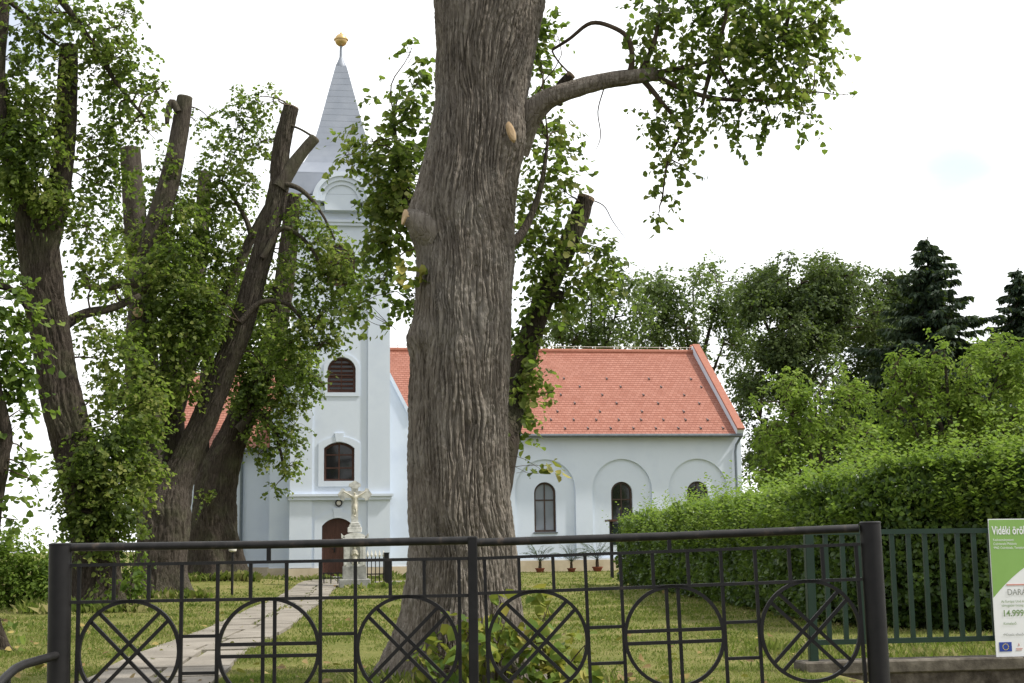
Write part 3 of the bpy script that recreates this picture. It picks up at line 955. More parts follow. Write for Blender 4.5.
# --- tower
tw = MB()
zc = zt(212)                                     # wall top under the cornice
ytb = YT + (tx1 - tx0)                           # back of tower
door = (xt(322.5), xt(353.5), 0.02, zt(518))
winA = (xt(324), xt(354.5), zt(481), zt(442))
winB = (xt(327), xt(355.5), zt(392.5), zt(357))
winC = (xt(325.5), xt(354.5), zt(286), zt(243))
drise = 0.28
hA = arch(*winA, 0.22)
hB = arch(*winB, 0.42)
hC = arch(*winC)
hD = arch(*door, drise)
tw.plate([(tx0, 0), (tx1, 0), (tx1, zc), (tx0, zc)], [hA, hB, hC, hD], YT, 0.30)
for (x, s) in ((tx0, 1), (tx1, -1)):
    q = [(x, YT, 0), (x, YT, zc), (x, ytb, zc), (x, ytb, 0)]
    tw.add(q, [(0, 1, 2, 3) if s < 0 else (3, 2, 1, 0)])
tw.add([(tx0, ytb, 0), (tx1, ytb, 0), (tx1, ytb, zc), (tx0, ytb, zc)], [(3, 2, 1, 0)])
tw.add([(tx0, YT, zc), (tx1, YT, zc), (tx1, ytb, zc), (tx0, ytb, zc)], [(0, 1, 2, 3)])
tower = tw.build('tower', M['plaster'], church)
pil = MB()
pw = xt(312) - xt(291)
for a, b in ((tx0 - 0.05, tx0 + pw), (tx1 - pw, tx1 + 0.05)):
    pil.box(a, b, YT - 0.07, YT + 0.25, 0.42, zt(499.5))
    pil.box(a, b, YT - 0.07, YT + 0.25, zt(494), zt(226))
pil.build('pilaster', M['plaster'], tower)
for v0, v1, out_ in ((500, 496.5, 0.10), (496.4, 494, 0.17)):
    sc_ = MB()
    sc_.box(tx0 - out_, tx1 + out_, YT - out_ - 0.05, ytb, zt(v0), zt(v1))
    sc_.build('string_course', M['plaster'], tower)
for v0, v1, out_ in ((226, 223, 0.08), (223, 220.5, 0.14)):
    sc_ = MB()
    sc_.box(tx0 - out_, tx1 + out_, YT - out_ - 0.05, ytb + out_, zt(v0), zt(v1))
    sc_.build('string_course', M['plaster'], tower)
# cornice with a round arch over the belfry
acx, arc_v = tcx, 204
for k, (v0, v1, out_) in enumerate(((212, 207, 0.12), (207, 203, 0.22), (203, 198, 0.34))):
    r_in = (17 + 4.2 * k) * YT / FPX
    r_out = (17 + 4.2 * (k + 1)) * YT / FPX
    az = zt(arc_v)
    cm = MB()
    zz0, zz1 = zt(v0), zt(v1)
    hw = (tx1 - tx0) / 2 + out_
    y0 = YT - out_ - 0.04
    # arch ring
    ring_o = [(acx + r_out * math.cos(a), az + r_out * math.sin(a)) for a in [math.pi * i / 24 for i in range(25)]]
    ring_i = [(acx + r_in * math.cos(a), az + r_in * math.sin(a)) for a in [math.pi * i / 24 for i in range(24, -1, -1)]]
    cm.prism(ring_o + ring_i, YT - 0.44 - 0.07 * k, YT + 0.9)
    for s in (-1, 1):
        xa, xb = sorted((acx + s * (r_in + 0.0), acx + s * hw))
        cm.box(xa, xb, y0 + 0.003 * (k + 1), ytb + out_, zz0, zz1 - 0.002)
    cm.build('cornice', M['plaster'], tower)
ty = MB()
ty.prism([(acx - 16.8 * YT / FPX, zc - 0.02)] + [(acx - 17.4 * YT / FPX * math.cos(math.pi * i / 20), zt(204) + 17.4 * YT / FPX * math.sin(math.pi * i / 20)) for i in range(21)] + [(acx + 16.8 * YT / FPX, zc - 0.02)], YT - 0.38, YT + 0.5)
ty.build('tympanum', M['plaster'], tower)
# window surrounds and keystones
for (x0, x1, z0, z1), rs, d in ((winA, 0.22, 0.2), (winB, 0.42, 0.14)):
    sr = MB()
    sr.prism(arch(x0 - d, x1 + d, z0 - d, z1 + d, rs * 1.1), YT - 0.035, YT + 0.02, [arch(x0, x1, z0, z1, rs)])
    cx = (x0 + x1) / 2
    sr.prism([(cx - 0.12, z1 + 0.01), (cx + 0.12, z1 + 0.01), (cx + 0.17, z1 + d + 0.12), (cx - 0.17, z1 + d + 0.12)], YT - 0.065, YT + 0.02)
    sr.build('window_surround', M['plaster'], tower)
sr = MB()
x0, x1, z0, z1 = door
o_, i_ = arch(x0 - 0.27, x1 + 0.27, 0.40, z1 + 0.24, drise * 1.2), arch(x0, x1, 0.39, z1, drise)
n_ = len(o_)
sr.prism([o_[0]] + [(x0, 0.40)] + list(reversed(i_[2:])) [0:0] + [(x0, z1 - drise)] + list(reversed(i_[3:-1])) + [(x1, z1 - drise), (x1, 0.40)] + o_[1:], YT - 0.035, YT + 0.02)
cx = (x0 + x1) / 2
sr.prism([(cx - 0.12, z1 + 0.01), (cx + 0.12, z1 + 0.01), (cx + 0.17, z1 + 0.36), (cx - 0.17, z1 + 0.36)], YT - 0.065, YT + 0.02)
sr.build('door_surround', M['plaster'], tower)
make_window(*winA, YT + 0.2, 0.22, M['glass'], M['wood'], (('v', 0.5), ('h', 0.34), ('h', 0.68)))
make_window(*winB, YT + 0.2, 0.42, M['glass'], M['wood'], (('v', 0.5), ('h', 0.5)), True)
make_window(*winC, YT + 0.2, None, M['glass'], M['wood'], (('v', 0.5),), True)
# door with herringbone boards
dm = MB()
dz = arch(*door, drise)
dm.plate(dz, [], YT + 0.22)
x0, x1, z0, z1 = door
for s in (-1, 1):
    xa, xb = (x0 + 0.08, cx - 0.03) if s < 0 else (cx + 0.03, x1 - 0.08)
    for q in range(17):
        zz = z0 + 0.2 + q * 0.115
        za, zb = (zz, zz + 0.30) if s < 0 else (zz + 0.30, zz)
        dm.bar((xa, YT + 0.205, za), (xb, YT + 0.205, zb), 0.085, 0.03)
dm.box(cx - 0.04, cx + 0.04, YT + 0.17, YT + 0.235, z0 + 0.03, z1 - 0.05)
dm.box(x0 + 0.002, x0 + 0.08, YT + 0.18, YT + 0.235, z0 + 0.03, z1 - drise - 0.02)
dm.box(x1 - 0.08, x1 - 0.002, YT + 0.18, YT + 0.235, z0 + 0.03, z1 - drise - 0.02)
dr = dm.build('door', M['wood'], church)
hd = MB()
hd.box(cx - 0.13, cx - 0.07, YT + 0.14, YT + 0.18, 0.95, 1.2)
hd.tube([(cx - 0.10, YT + 0.12, 1.08), (cx - 0.22, YT + 0.11, 1.08)], 0.012, 8)
hd.build('handle', M['iron'], dr)
# round lamp above the door
lm = MB()
c = Vector((xt(339), YT - 0.06, zt(503)))
ringv = [(0.075, 0.02), (0.125, 0.03), (0.13, 0.0)]
vs, fs = [], []
for r_, o_ in ((0.13, 0.05), (0.13, -0.03), (0.085, -0.05), (0.085, -0.01)):
    for k in range(20):
        a = 2 * math.pi * k / 20
        vs.append(c + Vector((r_ * math.cos(a), o_, r_ * math.sin(a))))
for i in range(3):
    for k in range(20):
        fs.append((i * 20 + k, (i + 1) * 20 + k, (i + 1) * 20 + (k + 1) % 20, i * 20 + (k + 1) % 20))
lm.add(vs, fs)
lo_ = lm.build('round_lamp', M['iron'], church)
lp_ = MB()
lp_.add([c + Vector((0.088 * math.cos(2 * math.pi * k / 20), -0.015, 0.088 * math.sin(2 * math.pi * k / 20))) for k in range(20)], [tuple(range(20))])
lp_.build('lamp_glass', M['lampwhite'], lo_)
# --- plinths
ph = 0.40
MB().box(tx0 - 0.1, door[0] - 0.02, YT - 0.12, YT + 0.02, -0.1, ph).build('plinth', M['plinth'], church)
MB().box(door[1] + 0.02, tx1 + 0.1, YT - 0.12, YT + 0.02, -0.1, ph).build('plinth', M['plinth'], church)
MB().box(tx1 + 0.003, tx1 + 0.1, YT + 0.03, YG, -0.1, ph).build('plinth', M['plinth'], church)
gx0, gx1 = at(269.5, 500, YG).x, at(411, 500, YG).x
nx1 = at(741, 450, YN).x
lx0 = at(180, 450, YL).x
MB().box(gx0 - 0.05, tx0 - 0.11, YG - 0.06, YG + 0.02, -0.1, ph).build('plinth', M['plinth'], church)
MB().box(tx1 + 0.11, gx1 + 0.05, YG - 0.06, YG + 0.02, -0.1, ph).build('plinth', M['plinth'], church)
MB().box(gx1, nx1 + 0.05, YN - 0.05, YN + 0.02, -0.1, 0.47).build('plinth', M['plinth'], church)
MB().box(lx0, gx0, YL - 0.05, YL + 0.02, -0.1, ph).build('plinth', M['plinth'], church)
step = MB()
step.box(door[0] - 0.3, door[1] + 0.3, YT - 0.7, YT - 0.13, -0.1, 0.1)
step.build('door_step', M['stone_dark'], church, bevel=0.02)

# --- gabled block behind the tower
zge, zgs = at(410, 418, YG).z, at(388, 373, YG).z
zap = zgs
half = (gx1 - gx0) / 2
gcx = (gx0 + gx1) / 2
xin = gx1 - (at(410, 400, YG).x - at(387, 400, YG).x)
gb = MB()
yb = YN + 3
gb.plate([(gx0, 0), (gx1, 0), (gx1, zge), (xin, zgs), (2 * gcx - xin, zgs), (gx0, zge)], [], YG, 0, 0.3)
gb.add([(gx0, YG + 0.3, 0), (gx0, YG + 0.3, zge - 0.1), (gx0, yb, zge - 0.1), (gx0, yb, 0)], [(3, 2, 1, 0)])
gb.add([(gx1, YG + 0.3, 0), (gx1, YG + 0.3, zge - 0.1), (gx1, yb, zge - 0.1), (gx1, yb, 0)], [(0, 1, 2, 3)])
gb.build('gable_wall', M['plaster'], church)
cpg = MB()
for s in (-1, 1):
    e = gx1 if s > 0 else gx0
    t_ = xin if s > 0 else 2 * gcx - xin
    cpg.bar((e + s * 0.06, YG + 0.14, zge - 0.06), (t_, YG + 0.14, zgs + 0.04), 0.12, 0.42)
cpg.build('gable_coping', M['plaster'], church)
gr_ = MB()
zr_ = zgs - 0.35
for s in (-1, 1):
    e = gcx + s * (half + 0.28)
    a = [(e, YG + 0.02, zge - 0.12), (gcx, YG + 0.35, zr_), (gcx, yb, zr_), (e, yb, zge - 0.12)]
    a[1] = (gcx, YG + 0.02, zr_)
    up = Vector((0, 0, 0.12))
    vv = [Vector(p) for p in a]
    gr_.add([*vv, *[p + up for p in vv]], [(4, 5, 6, 7), (7, 6, 5, 4)[::-1], (0, 1, 5, 4), (3, 0, 4, 7)][0:1] + [(0, 4, 5, 1), (3, 7, 4, 0), (3, 2, 1, 0)])
gr_.build('porch_roof', M['ridge'], church)

# --- nave
ne = at(640, 434.5, YN).z                       # wall top at eaves
YR = YN + 6.1                                   # ridge
zr = at(660, 352.5, YR).z
nx0 = gcx - 0.5
cen = [at(u, 500, YN).x for u in (392 + 76, 545.5, 622.5, 698.5)]
aw = 31 * YN / FPX
ztop = at(624, 459, YN).z
big = [arch(c - aw, c + aw, 0.55, ztop, None, 24) for c in cen]
nv = MB()
nv.plate([(nx0, 0), (nx1, 0), (nx1, ne), (nx0, ne)], big, YN, 0.11)
zw0, zw1 = at(545, 532, YN).z, at(545, 482, YN).z
ww = 11.2 * YN / FPX
for c, b in zip(cen, big):
    nv.plate(b, [arch(c - ww, c + ww, zw0, zw1)], YN + 0.11, 0.26)
YB = 2 * YR - YN
zpar = zr + 0.1
nv.add([(nx1, YN, 0), (nx1, YN, ne), (nx1, YR, zpar - 0.2), (nx1, YB, ne), (nx1, YB, 0)], [(4, 3, 2, 1, 0)[::-1]])
nv.add([(nx0, YB, 0), (nx1, YB, 0), (nx1, YB, ne), (nx0, YB, ne)], [(3, 2, 1, 0)])
nv.build('nave_wall', M['plaster'], church)
for i, c in enumerate(cen):
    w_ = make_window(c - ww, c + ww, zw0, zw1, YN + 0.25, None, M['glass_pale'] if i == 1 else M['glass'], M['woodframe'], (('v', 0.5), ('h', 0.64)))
    sl = MB()
    sl.box(c - ww - 0.05, c + ww + 0.05, YN + 0.06, YN + 0.3, zw0 - 0.06, zw0 - 0.004)
    sl.build('sill', M['gutter'], w_)


def tiled(name, x0, x1, y0, z0, y1, z1, parent):
    """stepped courses of tiles from the eave (y0,z0) to the ridge (y1,z1)"""
    L = math.hypot(y1 - y0, z1 - z0)
    k = max(4, int(L / 0.20))
    dy, dz_ = (y1 - y0) / k, (z1 - z0) / k
    n = Vector((0, -(z1 - z0) / L, (y1 - y0) / L))
    if y1 < y0:
        n = Vector((0, (z1 - z0) / L, -(y1 - y0) / L))
    mb = MB()
    uvs = []
    for i in range(k):
        a = Vector((0, y0 + dy * i, z0 + dz_ * i)) + n * 0.014
        b = Vector((0, y0 + dy * (i + 1), z0 + dz_ * (i + 1))) + n * 0.006
        c = Vector((0, y0 + dy * i, z0 + dz_ * i)) - n * 0.004
        q = [(x0, a.y, a.z), (x1, a.y, a.z), (x1, b.y, b.z), (x0, b.y, b.z), (x0, c.y, c.z), (x1, c.y, c.z)]
        mb.add(q, [(0, 1, 2, 3), (4, 5, 1, 0)])
    u = Vector((0, y1 - y0, z1 - z0)) / L
    o = Vector((0, y0, z0))
    return mb.build(name, M['tile'], parent, uv=lambda p: (p.x, (Vector((0, p.y, p.z)) - o).dot(u) * (k * 0.20 / L) + 0.001))


ye, ze = YN - 0.38, ne - 0.02
xr1 = nx1 - 0.22
roof = tiled('roof', nx0 - 3.0, xr1, ye, ze, YR, zr, church)
tiled('roof', nx0 - 3.0, xr1, 2 * YR - ye, ze, YR, zr, church)
rd = MB()
rd.tube([(nx0 - 3.0, YR, zr + 0.02), (xr1, YR, zr + 0.02)], 0.13, 10)
rd.build('ridge_tiles', M['ridge'], church, True)
lw = MB()
lw.tube([(nx0 - 3.0, YR - 0.05, zr + 0.24), (xr1, YR - 0.05, zr + 0.24)], 0.012, 5)
for k in range(17):
    xx = nx0 + 0.3 + k * 1.05
    lw.tube([(xx, YR - 0.05, zr + 0.10), (xx, YR - 0.05, zr + 0.27)], 0.018, 5)
lw.build('lightning_wire', M['lampwhite'], church)
# snow guards in staggered rows
sg0 = None
L_ = math.hypot(YR - ye, zr - ze)
un = Vector((0, YR - ye, zr - ze)) / L_
nn = Vector((0, -un.z, un.y))
cnt = 0
for row, (t, x_off, stp) in enumerate(((0.045, 0.0, 1.0), (0.14, 0.5, 1.0), (0.235, 0.0, 1.9), (0.33, 0.9, 1.9), (0.43, 0.4, 1.9), (0.53, 1.4, 1.9), (0.63, 0.7, 2.0))):
    xx = at(519, 433, YN).x + x_off
    while xx < xr1 - 0.4 and cnt < 98:
        p = Vector((xx, ye, ze)) + un * (L_ * t) + nn * 0.03
        if sg0 is None:
            g = MB()
            g.bar((-0.035, 0, 0.04), (0.035, 0, 0.04), 0.08, 0.02, un)
            g.bar((0, 0, 0.02), tuple(un * 0.25 + Vector((0, 0, 0.0))), 0.03, 0.012, nn)
            sg0 = g.build('snow_guard', M['gutter'], None)
            sg0.parent = roof
            o = sg0
        else:
            o = sg0.copy()
            COL.objects.link(o)
            o.parent = roof
        o.location = p - WLOC[roof.name]
        cnt += 1
        xx += stp
# right verge parapet with tile coping
vp = MB()
a0, b0 = Vector((nx1 - 0.16, ye - 0.08, ze + 0.02)), Vector((nx1 - 0.16, YR, zr + 0.20))
vp.bar(a0 + nn * 0.06, b0 + nn * 0.0, 0.30, 0.32, nn)
vp.bar(Vector((nx1 - 0.16, 2 * YR - ye, ze)), b0, 0.30, 0.32, Vector((0, un.z, un.y)))
vp.build('verge_parapet', M['plaster'], church)
vc = MB()
vc.bar(a0 + nn * 0.26 - un * 0.05, b0 + nn * 0.21, 0.34, 0.08, nn)
vc.bar(Vector((nx1 - 0.16, 2 * YR - ye, ze)) + Vector((0, un.z, un.y)) * 0.2, b0 + Vector((0, un.z, un.y)) * 0.2, 0.42, 0.10, Vector((0, un.z, un.y)))
vc.build('verge_coping', M['ridge'], church)
gt = MB()
gt.tube([(gx1 + 0.2, ye - 0.05, ze - 0.06), (nx1 - 0.05, ye - 0.05, ze - 0.06)], 0.085, 10)
gt.build('gutter', M['gutter'], church, True)
dp = MB()
xd = at(737, 450, YN).x
zd = at(737, 438, YN).z
dp.tube([(xd + 0.1, ye - 0.05, ze - 0.1), (xd + 0.08, ye + 0.05, zd), (xd - 0.05, YN - 0.09, zd - 0.3), (xd - 0.1, YN - 0.09, zd - 0.6), (xd - 0.1, YN - 0.09, 0.1)], 0.055, 10)
dp.build('downpipe', M['pipe'], church, True)

# --- lower wing to the left of the tower
le = at(190, 449, YL).z
lw_ = MB()
lw_.plate([(lx0, 0), (gx0 + 0.02, 0), (gx0 + 0.02, le), (lx0, le)], [], YL)
YLR = YL + 5.0
zlr = le + 3.6
lw_.add([(lx0, YL, 0), (lx0, YL, le), (lx0, YLR, zlr), (lx0, 2 * YLR - YL, le), (lx0, 2 * YLR - YL, 0)], [(4, 3, 2, 1, 0)])
lw_.build('wing_wall', M['plaster'], church)
tiled('wing_roof', lx0 - 0.15, gx0 + 1.2, YL - 0.3, le - 0.02, YLR, zlr, church)
tiled('wing_roof', lx0 - 0.15, gx0 + 1.2, 2 * YLR - YL + 0.3, le - 0.02, YLR, zlr, church)
gt = MB()
gt.tube([(lx0 - 0.1, YL - 0.36, le - 0.07), (gx0, YL - 0.36, le - 0.07)], 0.08, 10)
gt.build('gutter', M['gutter'], church, True)
dp = MB()
xd = at(241.5, 500, YL).x
dp.tube([(xd, YL - 0.36, le - 0.1), (xd, YL - 0.1, le - 0.5), (xd, YL - 0.1, 0.35)], 0.06, 10)
dpo = dp.build('downpipe', M['pipe'], church, True)
df = MB()
df.tube([(xd, YL - 0.1, 0.02), (xd, YL - 0.1, 0.36)], 0.075, 10)
df.build('pipe_shoe', M['pot'], dpo, True)

# --- spire: four-sided, flared, with sheet seams
spv = [(190, 52), (186, 50.0), (181, 44.5), (173, 36.0), (165, 31.8), (157, 28.7), (144, 24.6), (131, 21.0), (99, 13.2), (67.5, 5.3)]
ysc = (YT + ytb) / 2
prof = []
for v, hw in spv:
    k = ysc / FPX * 1.03
    prof.append((hw * k, at(341, v, ysc).z))
zb = zt(197)
shift = prof[0][1] - zb
if shift < 0:
    shift = 0
seams = []
zs = np.array([p[1] for p in prof])
hs = np.array([p[0] for p in prof])
hs[0] = (tx1 - tx0) / 2 + 0.37
zs[0] = zb
zz = np.concatenate([[zs[0]], np.linspace(zs[1], zs[-1], 19)])
sp_ = MB()
for i in range(len(zz) - 1):
    h0, h1 = np.interp(zz[i], zs, hs), np.interp(zz[i + 1], zs, hs)
    e = 0.012                                   # every sheet laps over the one below
    q = [(s1 * (h0 + e), s2 * (h0 + e), zz[i] - (0.03 if i else 0)) for s1, s2 in ((-1, -1), (1, -1), (1, 1), (-1, 1))] + [(s1 * h1, s2 * h1, zz[i + 1]) for s1, s2 in ((-1, -1), (1, -1), (1, 1), (-1, 1))]
    sp_.add([(tcx + a, ysc + b, z) for a, b, z in q], [(0, 1, 5, 4), (1, 2, 6, 5), (2, 3, 7, 6), (3, 0, 4, 7), (3, 2, 1, 0)])
spire = sp_.build('spire', M['spire'], church)
k = ysc / FPX
zb_ = at(341, 67, ysc).z
cl_ = MB()
zq = lambda v: at(341, v, ysc).z - zb_
cl_.lathe((tcx, ysc, zb_), [(5.8 * k, -0.05), (5.6 * k, 0.05), (3.6 * k, zq(62)), (2.0 * k, zq(58)), (1.7 * k, zq(57)), (1.5 * k, zq(46))], 16)
cl_.build('finial_pole', M['spire'], spire, True)
gb_ = MB()
rb = 6.4 * k
zc_ = zq(40.5)
gp = [(0.3 * rb, zc_ - rb * 0.98)]
for i in range(1, 9):
    a = -math.pi / 2 + math.pi * i / 16
    gp.append((rb * math.cos(a), zc_ + rb * math.sin(a)))
gp += [(rb * 1.16, zc_ + 0.01), (rb * 1.16, zc_ + 0.05), (rb * 0.98, zc_ + 0.06)]
for i in range(1, 6):
    a = math.pi / 2 * i / 7
    gp.append((rb * 0.95 * math.cos(a), zc_ + rb * 0.85 * math.sin(a) + 0.06))
gp += [(0.25 * rb, zc_ + rb * 1.0), (0.22 * rb, zc_ + rb * 1.25), (0.02, zc_ + rb * 1.4)]
gb_.lathe((tcx, ysc, zb_), gp, 24)
gb_.build('golden_ball', M['gold'], spire, True)

# ================================================================== BIG NEAR LIME TREE
def tip(P):
    return P[-1], P[-1] - P[-2]


prof_px = [(683, 392, 536), (660, 397, 531), (640, 402, 527), (600, 408, 521), (560, 411, 518), (500, 411, 513), (450, 410, 512), (400, 410.5, 512), (350, 413, 514), (300, 417, 515), (250, 419, 518), (215, 417, 519), (190, 418, 521), (150, 425, 526), (100, 433, 530), (50, 432, 538), (0, 430, 548)]
tp, tr_ = [], []
for v, l, r in prof_px:
    c = at((l + r) / 2, v, YM)
    if v == 683:
        c.z = -0.02
    tp.append(c)
    tr_.append((r - l) / 2 * YM / FPX * 0.965)
for i in range(3):
    tr_[i] = tr_[3] * (1.06 - 0.015 * i)
top = tp[-1]
tp += [top + Vector((0.05, 0.05, 0.8)), top + Vector((0.0, 0.1, 1.7)), top + Vector((-0.15, 0.2, 3.0))]
tr_ += [0.44, 0.34, 0.22]
burls = [(at(414, 222, YM).z, 0.1, 0.22, 0.09, 0.5), (at(414, 342, YM).z, 0.25, 0.13, 0.06, 0.45), (at(505, 140, YM).z, 2.3, 0.25, 0.07, 0.45), (at(440, 500, YM).z, 1.2, 0.3, 0.03, 0.5), (at(440, 300, YM).z, 0.8, 0.35, 0.03, 0.6)]


def trunk_shape(rr, P, th, s):
    z = P[:, 2][:, None]
    t = th[None]
    fl = np.exp(-np.clip(z, 0, 9) / 0.30)
    rr = rr * (1 + fl * (0.42 + 0.26 * np.cos(4 * t + 0.9) + 0.18 * np.cos(3 * t - 0.5)))
    rr = rr * (1 + 0.035 * np.cos(5 * t + z * 0.35) + 0.025 * np.cos(3 * t + 1 - z * 0.5))
    for bz, ba, bh, amp, wa in burls:
        da = (t - ba + math.pi) % (2 * math.pi) - math.pi
        rr = rr + amp * np.exp(-((z - bz) / bh) ** 2 - (da / wa) ** 2)
    return rr


big = empty('lime_tree', (tp[0].x, YM, 0), 'huge lime tree with thick ridged bark right behind the gate', 'tree')
bt = NM()
# the angle 0 of a limb points to +X, pi/2 away along W; see limb()
PM, RM = limb(bt, tp, tr_, 720, 0.012, 0.038, 23.0, 0.03, 2.0, trunk_shape, 0.040)
bt.build('trunk', M['bark_big'], big, True)
BIGL = []


def bl_new():
    BIGL.append(NM())
    return BIGL[-1]


lb1 = [at(512, 150, YM), at(528, 118, YM - 0.1), at(545, 101, YM - 0.2), at(572, 90, YM - 0.3), at(605, 81, YM - 0.35), at(640, 76, YM - 0.4), at(656, 74, YM - 0.4)]
P1, _ = limb(bl_new(), lb1, [0.15, 0.118, 0.088, 0.074, 0.068, 0.062, 0.054], 48, 0.03, 0.012, 14, 0.05, 1.0)
Yb = YM + 1.2
lb2 = [at(462, 600, YM + 0.1), at(490, 520, YM + 0.5), at(508, 430, YM + 0.9), at(516, 390, Yb), at(528, 345, Yb), at(543, 300, Yb), at(557, 268, Yb), at(571, 238, Yb), at(580, 215, Yb), at(586, 198, Yb)]
P2, r2 = limb(bl_new(), lb2, [0.16, 0.13, 0.115, 0.11, 0.105, 0.10, 0.095, 0.09, 0.085, 0.08], 40, 0.03, 0.012, 14, 0.07, 4.0)
P3, _ = limb(bl_new(), [at(543, 300, Yb), at(553, 295, Yb - 0.1), at(563, 297, Yb - 0.15)], [0.07, 0.06, 0.05], 20, 0.03, 0.006, 14, 0.05, 4.0)
P4, _ = limb(bl_new(), [at(505, 250, YM + 0.2), at(525, 228, YM + 0.5), at(540, 190, YM + 0.6), at(548, 140, YM + 0.7)], [0.05, 0.035, 0.025, 0.012], 16, 0.06, 0.006, 14, 0.06, 5.0)
P5, _ = limb(bl_new(), [at(430, 260, YM + 0.5), at(408, 200, YM + 0.9), at(398, 160, YM + 1.0), at(394, 120, YM + 1.05)], [0.07, 0.05, 0.03, 0.010], 16, 0.06, 0.006, 14, 0.06, 6.0)
P6, _ = limb(bl_new(), [at(556, 105, YM), at(562, 85, YM - .05), at(571, 75, YM - 0.1)], [0.05, 0.045, 0.04], 14, 0.03, 0.004, 14, 0.04, 4.0)
stub, _ = limb(bl_new(), [at(434, 230, YM - 0.12), at(418, 222, YM - 0.15), at(411, 218.5, YM - 0.16), at(405, 217, YM - 0.17)], [0.19, 0.12, 0.08, 0.065], 24, 0.02, 0.006, 14, 0.04, 8.0)
# boughs above the picture
P7, _ = limb(bl_new(), [top + Vector((0.1, 0, 0.3)), top + Vector((0.9, -0.2, 0.9)), top + Vector((1.9, -0.5, 1.0)), top + Vector((2.7, -0.5, 0.6))], [0.16, 0.11, 0.07, 0.03], 20, 0.06, 0.008, 12, 0.05, 3.0)
P8, _ = limb(bl_new(), [top + Vector((-0.1, 0, 0.6)), top + Vector((-0.9, 0.2, 1.5)), top + Vector((-1.6, 0.4, 2.2))], [0.15, 0.09, 0.04], 20, 0.06, 0.008, 12, 0.05, 3.0)
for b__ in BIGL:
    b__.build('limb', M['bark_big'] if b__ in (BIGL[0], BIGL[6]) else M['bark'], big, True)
cut_end(*tip(stub), 0.066, big, M['cutwood'])
cut_end(*tip(P2), 0.082, big, M['cutwood_old'])
cut_end(*tip(P6), 0.04, big, M['cutwood_old'])
# oval pruning scar facing the camera
sc0 = at(511.5, 131, YM - 0.52)
sm = MB()
vs = []
for off, kk in ((0.05, 1.0), (0.0, 0.95), (-0.006, 0.5), (-0.006, 0.0)):
    for i in range(20):
        a = 2 * math.pi * i / 20
        x_, z_ = 0.030 * kk * math.cos(a), 0.088 * kk * math.sin(a)
        vs.append(sc0 + Vector((x_ * 0.94 - z_ * 0.33, off + 0.01 * x_, z_ * 0.94 + x_ * 0.33)))
sm.add(vs, [(q * 20 + i, q * 20 + (i + 1) % 20, (q + 1) * 20 + (i + 1) % 20, (q + 1) * 20 + i) for q in range(3) for i in range(20)])
sm.build('pruning_scar', M['cutwood'], big)
# bare hooked twigs
hk = NM()
rk = np.random.default_rng(3)
limb(hk, [at(552, 50, YM), at(568, 40, YM - .1), at(592, 23, YM - .2), at(612, 27, YM - .3), at(629, 40, YM - .4), at(632, 55, YM - .4), at(630, 76, YM - .4)], [0.012, 0.015, 0.018, 0.019, 0.022, 0.022, 0.026], 8, 0.04, 0, 1, 0.1, 1.0)
limb(hk, [at(571, 75, YM), at(556, 58, YM), at(552, 50, YM), at(563, 44, YM)], [0.008, 0.008, 0.008, 0.006], 6, 0.04, 0, 1, 0.1, 1.0)
for q in ([(586, 198), (604, 206), (612, 220), (625, 238)], [(582, 205), (572, 197), (560, 204)], [(604, 88), (598, 110), (600, 140), (596, 150)]):
    limb(hk, [at(a, b, Yb if b > 190 else YM - 0.3) for a, b in q], [0.006, 0.005, 0.004, 0.002][:len(q)], 5, 0.04, 0, 1, 0.1, 1.0)
HKP = []
# slender boughs carrying the hanging leaves
for q in ([(640, 76), (670, 70), (715, 60), (760, 45), (800, 30)], [(640, 76), (660, 100), (680, 130), (668, 160), (662, 200)], [(740, -40), (725, 20), (718, 60), (730, 85), (742, 110)], [(718, 50), (708, 80), (702, 105)], [(650, 74), (700, 95), (760, 100), (810, 92)], [(820, -60), (790, 10), (780, 60)], [(640, 76), (655, 40), (660, 5)]):
    HKP.append(limb(hk, [at(a, b, YM - 0.4) for a, b in q], [0.026, 0.02, 0.014, 0.010, 0.006][:len(q)], 7, 0.05, 0, 1, 0.1, 1.0)[0])
hk.build('twigs', M['twig'], big, True)

YA, YC = YM - 0.4, YM + 1.0
right = [(650, 15, 24), (685, 15, 34), (740, 15, 42, 1.5), (790, 15, 42, 1.2), (828, 12, 22), (716, 55, 34), (762, 58, 40, 1.5), (806, 62, 28), (676, 85, 24), (697, 110, 26), (745, 95, 26), (785, 95, 26), (822, 60, 16, 0.7), (805, 115, 16, 0.8), (664, 130, 20), (684, 145, 18, 0.8), (668, 165, 14), (690, 172, 12, 0.7), (663, 196, 10), (659, 214, 8), (770, 125, 12, 0.6), (735, 140, 12, 0.6), (648, 48, 22), (657, 112, 14, 0.7), (846, 95, 5, 0.8), (815, 35, 20, 0.7), (720, 115, 16, 0.6)]
leafy(big, [(c[0], c[1], c[2], YA, (c[3] if len(c) > 3 else 1.0)) for c in right], [P1[-8:]] + HKP, 0.050, M['leaf_big'], 21, 1.1, L=0.17, k=8, tw_r=0.008, depthspan=1.3)
left = [(372, 142, 24), (398, 108, 20), (418, 78, 20), (345, 155, 15, 0.7), (392, 170, 30, 1.2), (384, 198, 20), (404, 205, 24, 1.3), (392, 240, 26, 1.2), (378, 285, 20), (357, 305, 16, 0.8), (412, 48, 9, 0.8), (408, 300, 18), (378, 245, 17), (425, 120, 15), (400, 150, 18), (395, 205, 30, 1.2)]
